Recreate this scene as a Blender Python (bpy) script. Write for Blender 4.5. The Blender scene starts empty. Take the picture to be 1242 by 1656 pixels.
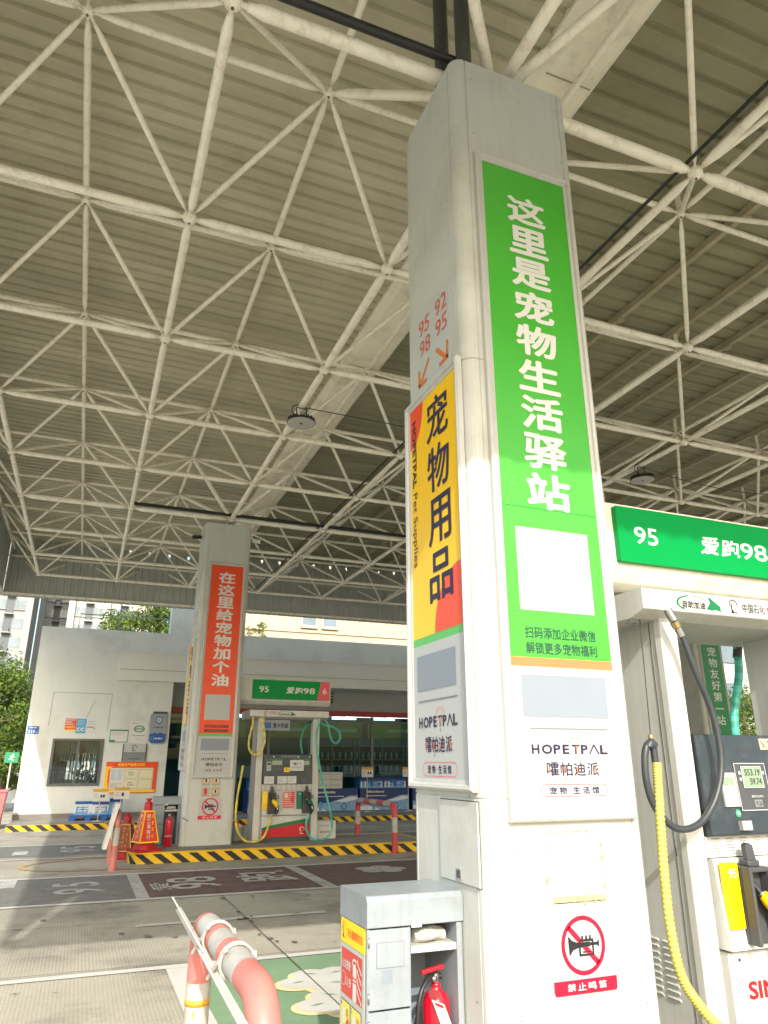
import bpy, math, random
from mathutils import Vector, Matrix
from mathutils.geometry import tessellate_polygon
R = math.radians
rnd = random.Random(11)
scene = bpy.context.scene
COL = scene.collection

# ---------------------------------------------------------------- camera, sky, sun
cd = bpy.data.cameras.new('camera')
cam = bpy.data.objects.new('camera', cd)
COL.objects.link(cam)
cam.location = (0, 0, 1.6)
cam.rotation_euler = (R(90 + 19.26), 0, R(-21.8))
cd.sensor_fit = 'VERTICAL'
cd.sensor_height = 24
cd.sensor_width = 18
cd.lens = 24 * 1161 / 1656
cd.clip_start = 0.05
cd.clip_end = 3000
scene.camera = cam

SUN_DIR = Vector((0.354, 1.50, -1.0)).normalized()      # the way the light travels
SUN_EL = math.asin(-SUN_DIR.z)
SUN_AZ = math.atan2(-SUN_DIR.x, -SUN_DIR.y)             # compass angle from +Y towards +X
world = bpy.data.worlds.new('World')
scene.world = world
world.use_nodes = True
wn = world.node_tree
sky = wn.nodes.new('ShaderNodeTexSky')
sky.sky_type = 'NISHITA'
sky.sun_disc = False
sky.sun_elevation = SUN_EL
sky.sun_rotation = SUN_AZ
sky.air_density = 1.6
sky.dust_density = 5.0
sky.ozone_density = 3.0
wn.links.new(sky.outputs[0], wn.nodes['Background'].inputs[0])
wn.nodes['Background'].inputs[1].default_value = 0.15
sl = bpy.data.lights.new('sun', 'SUN')
sl.energy = 2.0
sl.angle = R(0.55)
sl.color = (1.0, 0.96, 0.875)
so = bpy.data.objects.new('sun', sl)
COL.objects.link(so)
so.rotation_euler = SUN_DIR.to_track_quat('-Z', 'Y').to_euler()
so.location = (-10, -30, 30)
scene.view_settings.view_transform = 'Standard'
scene.view_settings.look = 'None'
scene.view_settings.gamma = 1
scene.view_settings.exposure = 1.27
scene.cycles.max_bounces = 10
scene.cycles.diffuse_bounces = 6
scene.cycles.use_denoising = True

# ---------------------------------------------------------------- materials
def srgb(r, g, b):
    f = lambda c: (c / 255 / 12.92) if c / 255 <= 0.04045 else ((c / 255 + 0.055) / 1.055) ** 2.4
    return (f(r), f(g), f(b))

def mat(name, col, rough=0.55, metal=0.0, var=0.10, scale=3.0, bump=0.0, bscale=40.0, streak=0.0,
        coat=0.0, stain=None, stain_amt=0.0, stain_scale=1.5, spec=0.5):
    m = bpy.data.materials.new(name)
    m.use_nodes = True
    nt = m.node_tree
    N, L = nt.nodes, nt.links
    p = N['Principled BSDF']
    p.inputs['Roughness'].default_value = rough
    p.inputs['Metallic'].default_value = metal
    p.inputs['Specular IOR Level'].default_value = spec
    if coat:
        p.inputs['Coat Weight'].default_value = coat
        p.inputs['Coat Roughness'].default_value = 0.08
    tc = N.new('ShaderNodeTexCoord')
    no = N.new('ShaderNodeTexNoise')
    no.inputs['Scale'].default_value = scale
    no.inputs['Detail'].default_value = 6
    no.inputs['Roughness'].default_value = 0.62
    L.new(tc.outputs['Object'], no.inputs['Vector'])
    mr = N.new('ShaderNodeMapRange')
    mr.inputs['From Min'].default_value = 0.28
    mr.inputs['From Max'].default_value = 0.72
    L.new(no.outputs['Fac'], mr.inputs['Value'])
    mx = N.new('ShaderNodeMix')
    mx.data_type = 'RGBA'
    mx.inputs['A'].default_value = tuple(c * (1 - var) for c in col) + (1,)
    mx.inputs['B'].default_value = tuple(min(1, c * (1 + var)) for c in col) + (1,)
    L.new(mr.outputs[0], mx.inputs['Factor'])
    out = mx.outputs['Result']
    if streak:
        mp = N.new('ShaderNodeMapping')
        mp.inputs['Scale'].default_value = (14, 14, 0.55)
        L.new(tc.outputs['Object'], mp.inputs['Vector'])
        n2 = N.new('ShaderNodeTexNoise')
        n2.inputs['Scale'].default_value = 1.6
        n2.inputs['Detail'].default_value = 5
        L.new(mp.outputs[0], n2.inputs['Vector'])
        m2 = N.new('ShaderNodeMapRange')
        m2.inputs['From Min'].default_value = 0.5
        m2.inputs['From Max'].default_value = 0.8
        m2.inputs['To Max'].default_value = streak
        L.new(n2.outputs['Fac'], m2.inputs['Value'])
        x2 = N.new('ShaderNodeMix')
        x2.data_type = 'RGBA'
        x2.inputs['B'].default_value = (0.16, 0.14, 0.10, 1)
        L.new(m2.outputs[0], x2.inputs['Factor'])
        L.new(out, x2.inputs['A'])
        out = x2.outputs['Result']
    if stain is not None:
        n3 = N.new('ShaderNodeTexNoise')
        n3.inputs['Scale'].default_value = stain_scale
        n3.inputs['Detail'].default_value = 9
        n3.inputs['Roughness'].default_value = 0.7
        L.new(tc.outputs['Object'], n3.inputs['Vector'])
        m3 = N.new('ShaderNodeMapRange')
        m3.inputs['From Min'].default_value = 0.5
        m3.inputs['From Max'].default_value = 0.68
        m3.inputs['To Max'].default_value = stain_amt
        L.new(n3.outputs['Fac'], m3.inputs['Value'])
        x3 = N.new('ShaderNodeMix')
        x3.data_type = 'RGBA'
        x3.inputs['B'].default_value = tuple(stain) + (1,)
        L.new(m3.outputs[0], x3.inputs['Factor'])
        L.new(out, x3.inputs['A'])
        out = x3.outputs['Result']
    L.new(out, p.inputs['Base Color'])
    # gloss varies a little, as handled and weathered things do
    rr = N.new('ShaderNodeMapRange')
    rr.inputs['To Min'].default_value = max(0.03, rough - 0.10)
    rr.inputs['To Max'].default_value = min(1.0, rough + 0.10)
    L.new(no.outputs['Fac'], rr.inputs['Value'])
    L.new(rr.outputs[0], p.inputs['Roughness'])
    if bump:
        n4 = N.new('ShaderNodeTexNoise')
        n4.inputs['Scale'].default_value = bscale
        n4.inputs['Detail'].default_value = 4
        L.new(tc.outputs['Object'], n4.inputs['Vector'])
        bp = N.new('ShaderNodeBump')
        bp.inputs['Strength'].default_value = bump
        bp.inputs['Distance'].default_value = 0.02
        L.new(n4.outputs['Fac'], bp.inputs['Height'])
        L.new(bp.outputs[0], p.inputs['Normal'])
    return m

def flatmat(name, rgb, rough=0.45, **k):
    k.setdefault('var', 0.04)
    return mat(name, srgb(*rgb), rough, **k)

def emit(name, col, power):
    m = bpy.data.materials.new(name)
    m.use_nodes = True
    p = m.node_tree.nodes['Principled BSDF']
    p.inputs['Base Color'].default_value = (*col, 1)
    p.inputs['Emission Color'].default_value = (*col, 1)
    p.inputs['Emission Strength'].default_value = power
    return m

def glass_mat(name, tint=(0.86, 0.93, 0.92), refl=1.0):
    m = bpy.data.materials.new(name)
    m.use_nodes = True
    nt = m.node_tree
    N, L = nt.nodes, nt.links
    N.remove(N['Principled BSDF'])
    o = N['Material Output']
    t = N.new('ShaderNodeBsdfTransparent')
    t.inputs[0].default_value = (*tint, 1)
    g = N.new('ShaderNodeBsdfGlossy')
    g.inputs['Roughness'].default_value = 0.02
    fr = N.new('ShaderNodeFresnel')
    fr.inputs['IOR'].default_value = 1.5
    ma = N.new('ShaderNodeMath')
    ma.operation = 'MULTIPLY'
    ma.inputs[1].default_value = refl
    L.new(fr.outputs[0], ma.inputs[0])
    mx = N.new('ShaderNodeMixShader')
    L.new(ma.outputs[0], mx.inputs[0])
    L.new(t.outputs[0], mx.inputs[1])
    L.new(g.outputs[0], mx.inputs[2])
    L.new(mx.outputs[0], o.inputs['Surface'])
    return m

def concrete_mat(name, col, groove=True, amt=0.22, stain=(0.07, 0.065, 0.055)):
    m = mat(name, col, 0.85, var=amt, scale=0.55, stain=stain, stain_amt=0.55, stain_scale=0.8, spec=0.25)
    nt = m.node_tree
    N, L = nt.nodes, nt.links
    p = N['Principled BSDF']
    base = p.inputs['Base Color'].links[0].from_socket
    tc = next(n for n in N if n.type == 'TEX_COORD')
    fn = N.new('ShaderNodeTexNoise')
    fn.inputs['Scale'].default_value = 55
    fn.inputs['Detail'].default_value = 6
    L.new(tc.outputs['Object'], fn.inputs['Vector'])
    wv = N.new('ShaderNodeTexWave')
    wv.bands_direction = 'X'
    wv.inputs['Scale'].default_value = 11
    wv.inputs['Distortion'].default_value = 2.2
    wv.inputs['Detail'].default_value = 3
    wv.inputs['Detail Scale'].default_value = 3
    L.new(tc.outputs['Object'], wv.inputs['Vector'])
    mm = N.new('ShaderNodeMapRange')
    mm.inputs['From Min'].default_value = 0.25
    mm.inputs['From Max'].default_value = 0.75
    mm.inputs['To Min'].default_value = 0.80
    mm.inputs['To Max'].default_value = 1.13
    L.new(fn.outputs['Fac'], mm.inputs['Value'])
    w2 = N.new('ShaderNodeMapRange')
    w2.inputs['To Min'].default_value = 0.95 if groove else 1.0
    w2.inputs['To Max'].default_value = 1.03
    L.new(wv.outputs['Fac'], w2.inputs['Value'])
    mu = N.new('ShaderNodeMath')
    mu.operation = 'MULTIPLY'
    L.new(mm.outputs[0], mu.inputs[0])
    L.new(w2.outputs[0], mu.inputs[1])
    vm = N.new('ShaderNodeVectorMath')
    vm.operation = 'SCALE'
    L.new(base, vm.inputs[0])
    L.new(mu.outputs[0], vm.inputs['Scale'])
    L.new(vm.outputs[0], p.inputs['Base Color'])
    ad = N.new('ShaderNodeMath')
    ad.operation = 'ADD'
    L.new(fn.outputs['Fac'], ad.inputs[0])
    L.new(wv.outputs['Fac'], ad.inputs[1])
    bp = N.new('ShaderNodeBump')
    bp.inputs['Strength'].default_value = 0.30
    bp.inputs['Distance'].default_value = 0.004
    L.new(ad.outputs[0], bp.inputs['Height'])
    L.new(bp.outputs[0], p.inputs['Normal'])
    return m

def worn_paint(name, col, under, wear=0.5, rough=0.7):
    """road paint rubbed through to the concrete in patches"""
    m = mat(name, col, rough, var=0.08, scale=2.0, spec=0.3)
    nt = m.node_tree
    N, L = nt.nodes, nt.links
    p = N['Principled BSDF']
    base = p.inputs['Base Color'].links[0].from_socket
    tc = next(n for n in N if n.type == 'TEX_COORD')
    n1 = N.new('ShaderNodeTexNoise')
    n1.inputs['Scale'].default_value = 4.0
    n1.inputs['Detail'].default_value = 12
    n1.inputs['Roughness'].default_value = 0.78
    L.new(tc.outputs['Object'], n1.inputs['Vector'])
    m1 = N.new('ShaderNodeMapRange')
    m1.inputs['From Min'].default_value = 0.62 - 0.16 * wear
    m1.inputs['From Max'].default_value = 0.74 - 0.10 * wear
    m1.inputs['To Max'].default_value = 0.85
    L.new(n1.outputs['Fac'], m1.inputs['Value'])
    x = N.new('ShaderNodeMix')
    x.data_type = 'RGBA'
    x.inputs['B'].default_value = (*under, 1)
    L.new(m1.outputs[0], x.inputs['Factor'])
    L.new(base, x.inputs['A'])
    L.new(x.outputs['Result'], p.inputs['Base Color'])
    n4 = N.new('ShaderNodeTexNoise')
    n4.inputs['Scale'].default_value = 60
    L.new(tc.outputs['Object'], n4.inputs['Vector'])
    bp = N.new('ShaderNodeBump')
    bp.inputs['Strength'].default_value = 0.3
    bp.inputs['Distance'].default_value = 0.004
    L.new(n4.outputs['Fac'], bp.inputs['Height'])
    L.new(bp.outputs[0], p.inputs['Normal'])
    return m

M = {}
M['concrete'] = concrete_mat('concrete', (0.41, 0.385, 0.315))
M['grey_coat'] = worn_paint('grey_coat', (0.185, 0.187, 0.172), (0.29, 0.27, 0.225), 0.75)
M['red_coat'] = worn_paint('red_coat', (0.15, 0.092, 0.082), (0.185, 0.165, 0.14), 0.9)
M['green_coat'] = worn_paint('green_coat', (0.195, 0.315, 0.185), (0.29, 0.33, 0.24), 0.5)
M['road_white'] = worn_paint('road_white', (0.58, 0.57, 0.53), (0.36, 0.33, 0.28), 0.30)
M['road_white_worn'] = worn_paint('road_white_worn', (0.50, 0.49, 0.46), (0.19, 0.175, 0.15), 0.9)
M['road_cream'] = worn_paint('road_cream', (0.72, 0.63, 0.36), (0.3, 0.3, 0.2), 0.25)
M['road_yellow'] = worn_paint('road_yellow', (0.50, 0.33, 0.09), (0.37, 0.33, 0.27), 1.0)
M['oil_stain'] = mat('oil_stain', (0.20, 0.185, 0.155), 0.75, var=0.3, scale=8)
M['joint'] = mat('joint', (0.11, 0.10, 0.085), 0.9, var=0.3, scale=5)
M['kerb_y'] = worn_paint('kerb_yellow', (0.72, 0.45, 0.02), (0.30, 0.25, 0.16), 0.25, 0.5)
M['kerb_k'] = worn_paint('kerb_black', (0.025, 0.027, 0.03), (0.12, 0.11, 0.09), 0.25, 0.5)
M['island_top'] = concrete_mat('island_top', (0.30, 0.28, 0.25), groove=False)
M['col_white'] = mat('column_paint', (0.53, 0.55, 0.525), 0.45, var=0.06, scale=1.4, spec=0.25, stain=(0.36, 0.36, 0.31), stain_amt=0.45, stain_scale=1.5, streak=0.10, bump=0.02, bscale=3)
M['seam'] = mat('seam_dark', (0.10, 0.10, 0.095), 0.8)
M['frame_white'] = mat('frame_white', (0.48, 0.49, 0.475), 0.4, var=0.05, scale=5, streak=0.18)
M['disp_white'] = mat('dispenser_white', (0.56, 0.57, 0.55), 0.4, var=0.06, scale=4, streak=0.2, spec=0.3, stain=(0.38, 0.37, 0.32), stain_amt=0.4, stain_scale=5, bump=0.02, bscale=5)
M['disp_side'] = mat('dispenser_side_steel', (0.50, 0.51, 0.49), 0.45, metal=0.0, var=0.10, scale=2.2, streak=0.2)
M['cab_steel'] = mat('cabinet_steel', (0.255, 0.295, 0.33), 0.38, metal=0.0, var=0.10, scale=3, streak=0.3, bump=0.05, bscale=4, stain=(0.17, 0.19, 0.20), stain_amt=0.5, stain_scale=4)
M['cab_inner'] = mat('cabinet_inner', (0.20, 0.24, 0.285), 0.5, metal=0.0, var=0.1)
M['truss'] = mat('truss_paint', (0.90, 0.865, 0.75), 0.40, var=0.06, scale=2.5, stain=(0.45, 0.36, 0.23), stain_amt=0.5, stain_scale=7, streak=0.0)
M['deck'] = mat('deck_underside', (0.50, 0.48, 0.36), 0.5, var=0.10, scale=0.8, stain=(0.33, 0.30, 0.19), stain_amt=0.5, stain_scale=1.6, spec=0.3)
M['deck_right_shaded'] = mat('deck_underside_right_shaded', (0.30, 0.29, 0.195), 0.5, var=0.10, scale=0.8, stain=(0.20, 0.19, 0.11), stain_amt=0.5, stain_scale=1.6, spec=0.3)  # darker copy of deck: the right roof's deeper shade is put into the colour
M['fascia'] = mat('fascia_sheet', (0.40, 0.43, 0.395), 0.5, var=0.08, scale=2, streak=0.15)
M['gutter'] = mat('gutter_white', (0.88, 0.84, 0.72), 0.45, var=0.08, scale=1.2, stain=(0.3, 0.25, 0.16), stain_amt=0.4, stain_scale=2)
M['purlin'] = mat('purlin_brown', (0.40, 0.36, 0.25), 0.6, var=0.15, scale=3)
M['black'] = mat('black_plastic', (0.018, 0.019, 0.021), 0.42, var=0.15, scale=8)
M['pipe_dark'] = mat('dark_pipe', (0.055, 0.06, 0.058), 0.45, var=0.1)
M['dark_grey'] = mat('dark_grey_plastic', (0.06, 0.065, 0.07), 0.45, var=0.12, scale=6)
M['console'] = mat('console_black', (0.030, 0.042, 0.053), 0.40, var=0.15, scale=4, stain=(0.2, 0.21, 0.22), stain_amt=0.18, stain_scale=6)
M['rubber'] = mat('hose_rubber', (0.035, 0.042, 0.05), 0.42, var=0.12, scale=9)
M['chrome'] = mat('chrome', (0.62, 0.62, 0.60), 0.22, metal=1.0, var=0.1)
M['brass'] = mat('brass', (0.52, 0.42, 0.22), 0.35, metal=0.9, var=0.12)
M['teal'] = mat('teal_hose', (0.05, 0.40, 0.30), 0.35, var=0.12, scale=9)
M['teal_light'] = mat('teal_hose_light', (0.10, 0.52, 0.42), 0.35, var=0.1, scale=9)
M['hose_y'] = mat('yellow_hose', (0.70, 0.58, 0.06), 0.4, var=0.1, scale=9)
M['wrap_y'] = mat('yellow_wrap', (0.47, 0.43, 0.10), 0.42, var=0.14, scale=8, stain=(0.35, 0.32, 0.12), stain_amt=0.4, stain_scale=12)
M['red'] = flatmat('red_paint', (190, 12, 32), 0.3, var=0.08, coat=0.3)
M['ext_red'] = flatmat('extinguisher_red', (196, 16, 42), 0.22, var=0.06, coat=0.5)
M['bol_red'] = mat('bollard_red', (0.52, 0.175, 0.155), 0.5, var=0.12, scale=5, stain=(0.36, 0.20, 0.16), stain_amt=0.7, stain_scale=13, bump=0.06, bscale=25)
M['bol_red_far'] = mat('bollard_red_fresh', (0.50, 0.06, 0.075), 0.45, var=0.1, scale=5)
M['bol_white'] = mat('bollard_white', (0.43, 0.425, 0.40), 0.5, var=0.1, scale=5, stain=(0.27, 0.22, 0.18), stain_amt=0.65, stain_scale=12, bump=0.06, bscale=25)
M['orange_film'] = flatmat('orange_film', (250, 150, 95), 0.3)
M['amber'] = mat('amber_tape', (0.62, 0.33, 0.03), 0.35, var=0.2, scale=9)
M['paper'] = mat('paper_white', (0.60, 0.61, 0.61), 0.5, var=0.03)
M['gloss_white'] = mat('poster_white', (0.43, 0.45, 0.46), 0.42, var=0.03, scale=2)
M['p_green'] = flatmat('poster_green', (70, 170, 54), 0.32, var=0.04)
M['p_dkgreen'] = flatmat('poster_dark_green', (30, 130, 72), 0.30)
M['p_strip_green'] = flatmat('poster_strip_green', (88, 178, 84), 0.32)
M['p_orange'] = flatmat('poster_orange', (244, 120, 76), 0.32)
M['p_redorange'] = flatmat('poster_red_orange', (230, 74, 34), 0.34)
M['p_yellow'] = flatmat('poster_yellow', (244, 196, 8), 0.32)
M['p_grey'] = mat('poster_grey_patch', (0.225, 0.26, 0.315), 0.4, var=0.03)
M['p_purple'] = flatmat('poster_purple', (40, 32, 64), 0.5)
M['p_text_dark'] = flatmat('poster_dark_text', (40, 78, 62), 0.4)
M['p_sidegrey'] = flatmat('sticker_grey', (184, 190, 188), 0.4)
M['p_sideorange'] = flatmat('sticker_orange', (206, 120, 66), 0.4)
M['p_sidered'] = flatmat('sticker_red', (206, 96, 76), 0.4)
M['ink'] = flatmat('ink_black', (28, 30, 34), 0.45)
M['ink_grey'] = flatmat('ink_grey', (120, 124, 128), 0.5)
M['sign_red'] = flatmat('sign_red', (206, 16, 52), 0.35)
M['sign_green'] = mat('sign_green_acrylic', (0.0, 0.26, 0.055), 0.35, var=0.03, spec=0.12)
M['sign_teal'] = flatmat('sign_teal_edge', (20, 140, 130), 0.3)
M['sign_pink'] = flatmat('sign_end_red', (206, 60, 78), 0.3)
M['letter_white'] = mat('letter_white', (0.68, 0.69, 0.68), 0.4, var=0.02)
M['lcd'] = mat('lcd_green', (0.22, 0.30, 0.21), 0.25, var=0.06)
M['key_grey'] = mat('key_grey', (0.36, 0.37, 0.37), 0.45, var=0.08)
M['bright_green'] = flatmat('button_green', (30, 190, 100), 0.35)
M['tag_yellow'] = flatmat('tag_yellow', (255, 214, 0), 0.35)
M['tag_green'] = flatmat('tag_green', (0, 110, 80), 0.35)
M['noz_yellow'] = flatmat('nozzle_yellow', (246, 200, 0), 0.4, var=0.08, scale=12)
M['noz_green'] = flatmat('nozzle_green', (4, 84, 70), 0.4, var=0.08, scale=12)
M['brand_red'] = flatmat('brand_red', (226, 30, 40), 0.35)
M['swoosh_red'] = flatmat('swoosh_red', (196, 10, 34), 0.35)
M['swoosh_green'] = flatmat('swoosh_green', (10, 110, 62), 0.35)
M['render_wall'] = mat('rendered_wall', (0.62, 0.66, 0.64), 0.7, var=0.05, scale=1.2, streak=0.07, stain=(0.42, 0.43, 0.42), stain_amt=0.5, stain_scale=0.9, bump=0.08, bscale=18)
M['panel_wall'] = mat('panel_wall', (0.66, 0.69, 0.655), 0.5, var=0.04, scale=1.0, streak=0.08)
M['recess_grey'] = mat('recess_grey', (0.27, 0.30, 0.295), 0.55, var=0.05)
M['dark_red'] = flatmat('dark_red_strip', (140, 28, 44), 0.4)
M['skirt'] = mat('wall_skirting', (0.20, 0.185, 0.155), 0.7, var=0.15)
M['alu_dark'] = mat('window_frame_dark', (0.10, 0.115, 0.125), 0.4, metal=0.3, var=0.08)
M['curtain'] = mat('curtain', (0.17, 0.25, 0.28), 0.8, var=0.15, scale=6)
M['room_wall'] = mat('room_wall', (0.62, 0.60, 0.54), 0.8, var=0.05)
M['room_dark'] = mat('room_dark', (0.10, 0.12, 0.125), 0.8, var=0.15)
M['plant'] = mat('plant_leaf', (0.04, 0.08, 0.03), 0.6, var=0.3)
M['glass'] = glass_mat('window_glass', (0.80, 0.88, 0.88), 0.9)
M['shop_glass'] = glass_mat('shop_glass', (0.46, 0.66, 0.68), 0.7)
M['clear_film'] = glass_mat('clear_film', (0.88, 0.88, 0.86), 1.6)
M['beige'] = mat('beige_cladding', (0.43, 0.36, 0.26), 0.6, var=0.06, scale=0.6)
M['tower_grey'] = mat('tower_grey', (0.27, 0.285, 0.29), 0.8, var=0.08, scale=0.1)
M['tower_cream'] = mat('tower_cream', (0.40, 0.385, 0.35), 0.8, var=0.06, scale=0.1)
M['tower_dark'] = mat('tower_dark', (0.09, 0.105, 0.115), 0.6, var=0.1, scale=0.3)
M['tower_glass'] = mat('tower_glass', (0.16, 0.21, 0.25), 0.15, var=0.3, scale=0.3)
M['blue_pl'] = flatmat('pallet_blue', (20, 92, 176), 0.45, var=0.1)
M['box_blue'] = flatmat('carton_blue', (24, 86, 158), 0.5, var=0.10, scale=5)
M['box_navy'] = flatmat('carton_navy', (20, 50, 110), 0.5, var=0.10, scale=5)
M['box_pale'] = flatmat('carton_pale', (206, 212, 222), 0.5, var=0.06)
M['wave_blue'] = flatmat('print_wave_blue', (120, 160, 200), 0.5, var=0.25, scale=6)
M['carton'] = mat('carton_white', (0.60, 0.585, 0.55), 0.6, var=0.06)
M['plate_blue'] = flatmat('plate_blue', (16, 84, 160), 0.35)
M['sky_blue'] = flatmat('print_sky_blue', (70, 158, 206), 0.4)
M['cert_green'] = flatmat('print_green', (30, 128, 92), 0.4)
M['print_cream'] = flatmat('print_cream', (214, 208, 180), 0.45)
M['cell_yellow'] = flatmat('cell_yellow', (222, 216, 110), 0.4)
M['cell_red'] = flatmat('cell_red', (206, 66, 56), 0.4)
M['cone_red'] = flatmat('cone_red', (176, 20, 34), 0.5, var=0.1, scale=7)
M['cone_cover'] = flatmat('cone_cover', (216, 60, 26), 0.5, var=0.1, scale=6)
M['cone_cover_dull'] = flatmat('cone_cover_dull', (150, 62, 40), 0.6, var=0.15, scale=6)
M['bin_red'] = mat('bin_red', (0.55, 0.14, 0.15), 0.5, var=0.1)
M['bark'] = mat('bark', (0.11, 0.085, 0.06), 0.9, var=0.3, scale=6, bump=0.3, bscale=12)
M['cloth'] = mat('work_cloth', (0.42, 0.41, 0.38), 0.9, var=0.25, scale=25, bump=0.5, bscale=70)
M['lens'] = mat('lamp_lens', (0.50, 0.47, 0.43), 0.35, var=0.1, scale=30)
M['strip_light'] = emit('strip_light', (0.92, 1.0, 0.97), 2.6)
M['yellow_reflection'] = mat('shop_yellow_reflection', (0.34, 0.38, 0.10), 0.5, var=0.2, scale=2)  # colour of the yellowish reflection in the shopfront
M['shop_back'] = mat('shop_back', (0.10, 0.17, 0.19), 0.7, var=0.2, scale=1)
M['shelf_grey'] = mat('shelf_grey', (0.42, 0.45, 0.45), 0.5)
M['bottle_a'] = mat('bottle_pale', (0.55, 0.58, 0.52), 0.3, var=0.2, scale=9)
M['bottle_b'] = mat('bottle_dark', (0.10, 0.14, 0.12), 0.3, var=0.2, scale=9)
M['soil'] = mat('bucket_white', (0.66, 0.66, 0.62), 0.5, var=0.06)
M['flyash'] = mat('glue_residue', (0.33, 0.31, 0.20), 0.7, var=0.3, scale=20)
M['pict'] = flatmat('pictogram_plate', (172, 168, 148), 0.4)
M['wood_strip'] = mat('strip_edge', (0.60, 0.58, 0.52), 0.45, var=0.1, scale=9)

def leaf_mat(name, col):
    m = mat(name, col, 0.5, var=0.35, scale=1.2, spec=0.3)
    nt = m.node_tree
    p = nt.nodes['Principled BSDF']
    src = p.inputs['Base Color'].links[0].from_socket
    tr = nt.nodes.new('ShaderNodeBsdfTranslucent')
    nt.links.new(src, tr.inputs[0])
    mx = nt.nodes.new('ShaderNodeMixShader')
    mx.inputs[0].default_value = 0.35
    nt.links.new(p.outputs[0], mx.inputs[1])
    nt.links.new(tr.outputs[0], mx.inputs[2])
    nt.links.new(mx.outputs[0], nt.nodes['Material Output'].inputs['Surface'])
    return m
def sheet_tones(m, amt=0.22):
    """each roof sheet weathers a little differently along its length"""
    nt = m.node_tree
    N, L = nt.nodes, nt.links
    p = N['Principled BSDF']
    base = p.inputs['Base Color'].links[0].from_socket
    tc = next(n for n in N if n.type == 'TEX_COORD')
    mp = N.new('ShaderNodeMapping')
    mp.inputs['Scale'].default_value = (0.10, 1.9, 1)
    L.new(tc.outputs['Object'], mp.inputs['Vector'])
    n1 = N.new('ShaderNodeTexNoise')
    n1.inputs['Scale'].default_value = 1.0
    n1.inputs['Detail'].default_value = 5
    n1.inputs['Roughness'].default_value = 0.7
    L.new(mp.outputs[0], n1.inputs['Vector'])
    r = N.new('ShaderNodeMapRange')
    r.inputs['From Min'].default_value = 0.3
    r.inputs['From Max'].default_value = 0.7
    r.inputs['To Min'].default_value = 1 - amt
    r.inputs['To Max'].default_value = 1 + amt * 0.7
    L.new(n1.outputs['Fac'], r.inputs['Value'])
    v = N.new('ShaderNodeVectorMath')
    v.operation = 'SCALE'
    L.new(base, v.inputs[0])
    L.new(r.outputs[0], v.inputs['Scale'])
    L.new(v.outputs[0], p.inputs['Base Color'])
sheet_tones(M['deck'])
sheet_tones(M['deck_right_shaded'])
LEAF = [leaf_mat('leaf_green', (0.11, 0.18, 0.03)), leaf_mat('leaf_light', (0.19, 0.25, 0.035)), leaf_mat('leaf_dark', (0.05, 0.10, 0.025))]

# ---------------------------------------------------------------- mesh builder
def basis(d):
    d = Vector(d).normalized()
    a = Vector((0, 0, 1)) if abs(d.z) < 0.95 else Vector((1, 0, 0))
    u = d.cross(a).normalized()
    return u, d.cross(u).normalized()

class Frame:
    """a flat face: origin, u to the right, v up, n out towards the viewer"""
    def __init__(s, o, u, v):
        s.o, s.u, s.v = Vector(o), Vector(u).normalized(), Vector(v).normalized()
        s.n = s.u.cross(s.v).normalized()
    def p(s, a, b, c=0.0):
        return s.o + s.u * a + s.v * b + s.n * c

_glyphs = {}
def glyph(text, bold=0.0, shear=0.0):
    k = (text, bold, shear)
    if k not in _glyphs:
        cu = bpy.data.curves.new('lettering_curve', 'FONT')
        cu.body = text
        cu.resolution_u = 3
        cu.offset = bold
        cu.shear = shear
        ob = bpy.data.objects.new('lettering_curve', cu)
        COL.objects.link(ob)
        dg = bpy.context.evaluated_depsgraph_get()
        me = bpy.data.meshes.new_from_object(ob.evaluated_get(dg))
        vs = [tuple(v.co[:2]) for v in me.vertices]
        fs = [tuple(p.vertices) for p in me.polygons]
        bpy.data.objects.remove(ob)
        bpy.data.curves.remove(cu)
        bpy.data.meshes.remove(me)
        xs = [v[0] for v in vs] or [0, 1]
        ys = [v[1] for v in vs] or [0, 1]
        _glyphs[k] = (vs, fs, min(xs), max(xs), min(ys), max(ys))
    return _glyphs[k]

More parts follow.
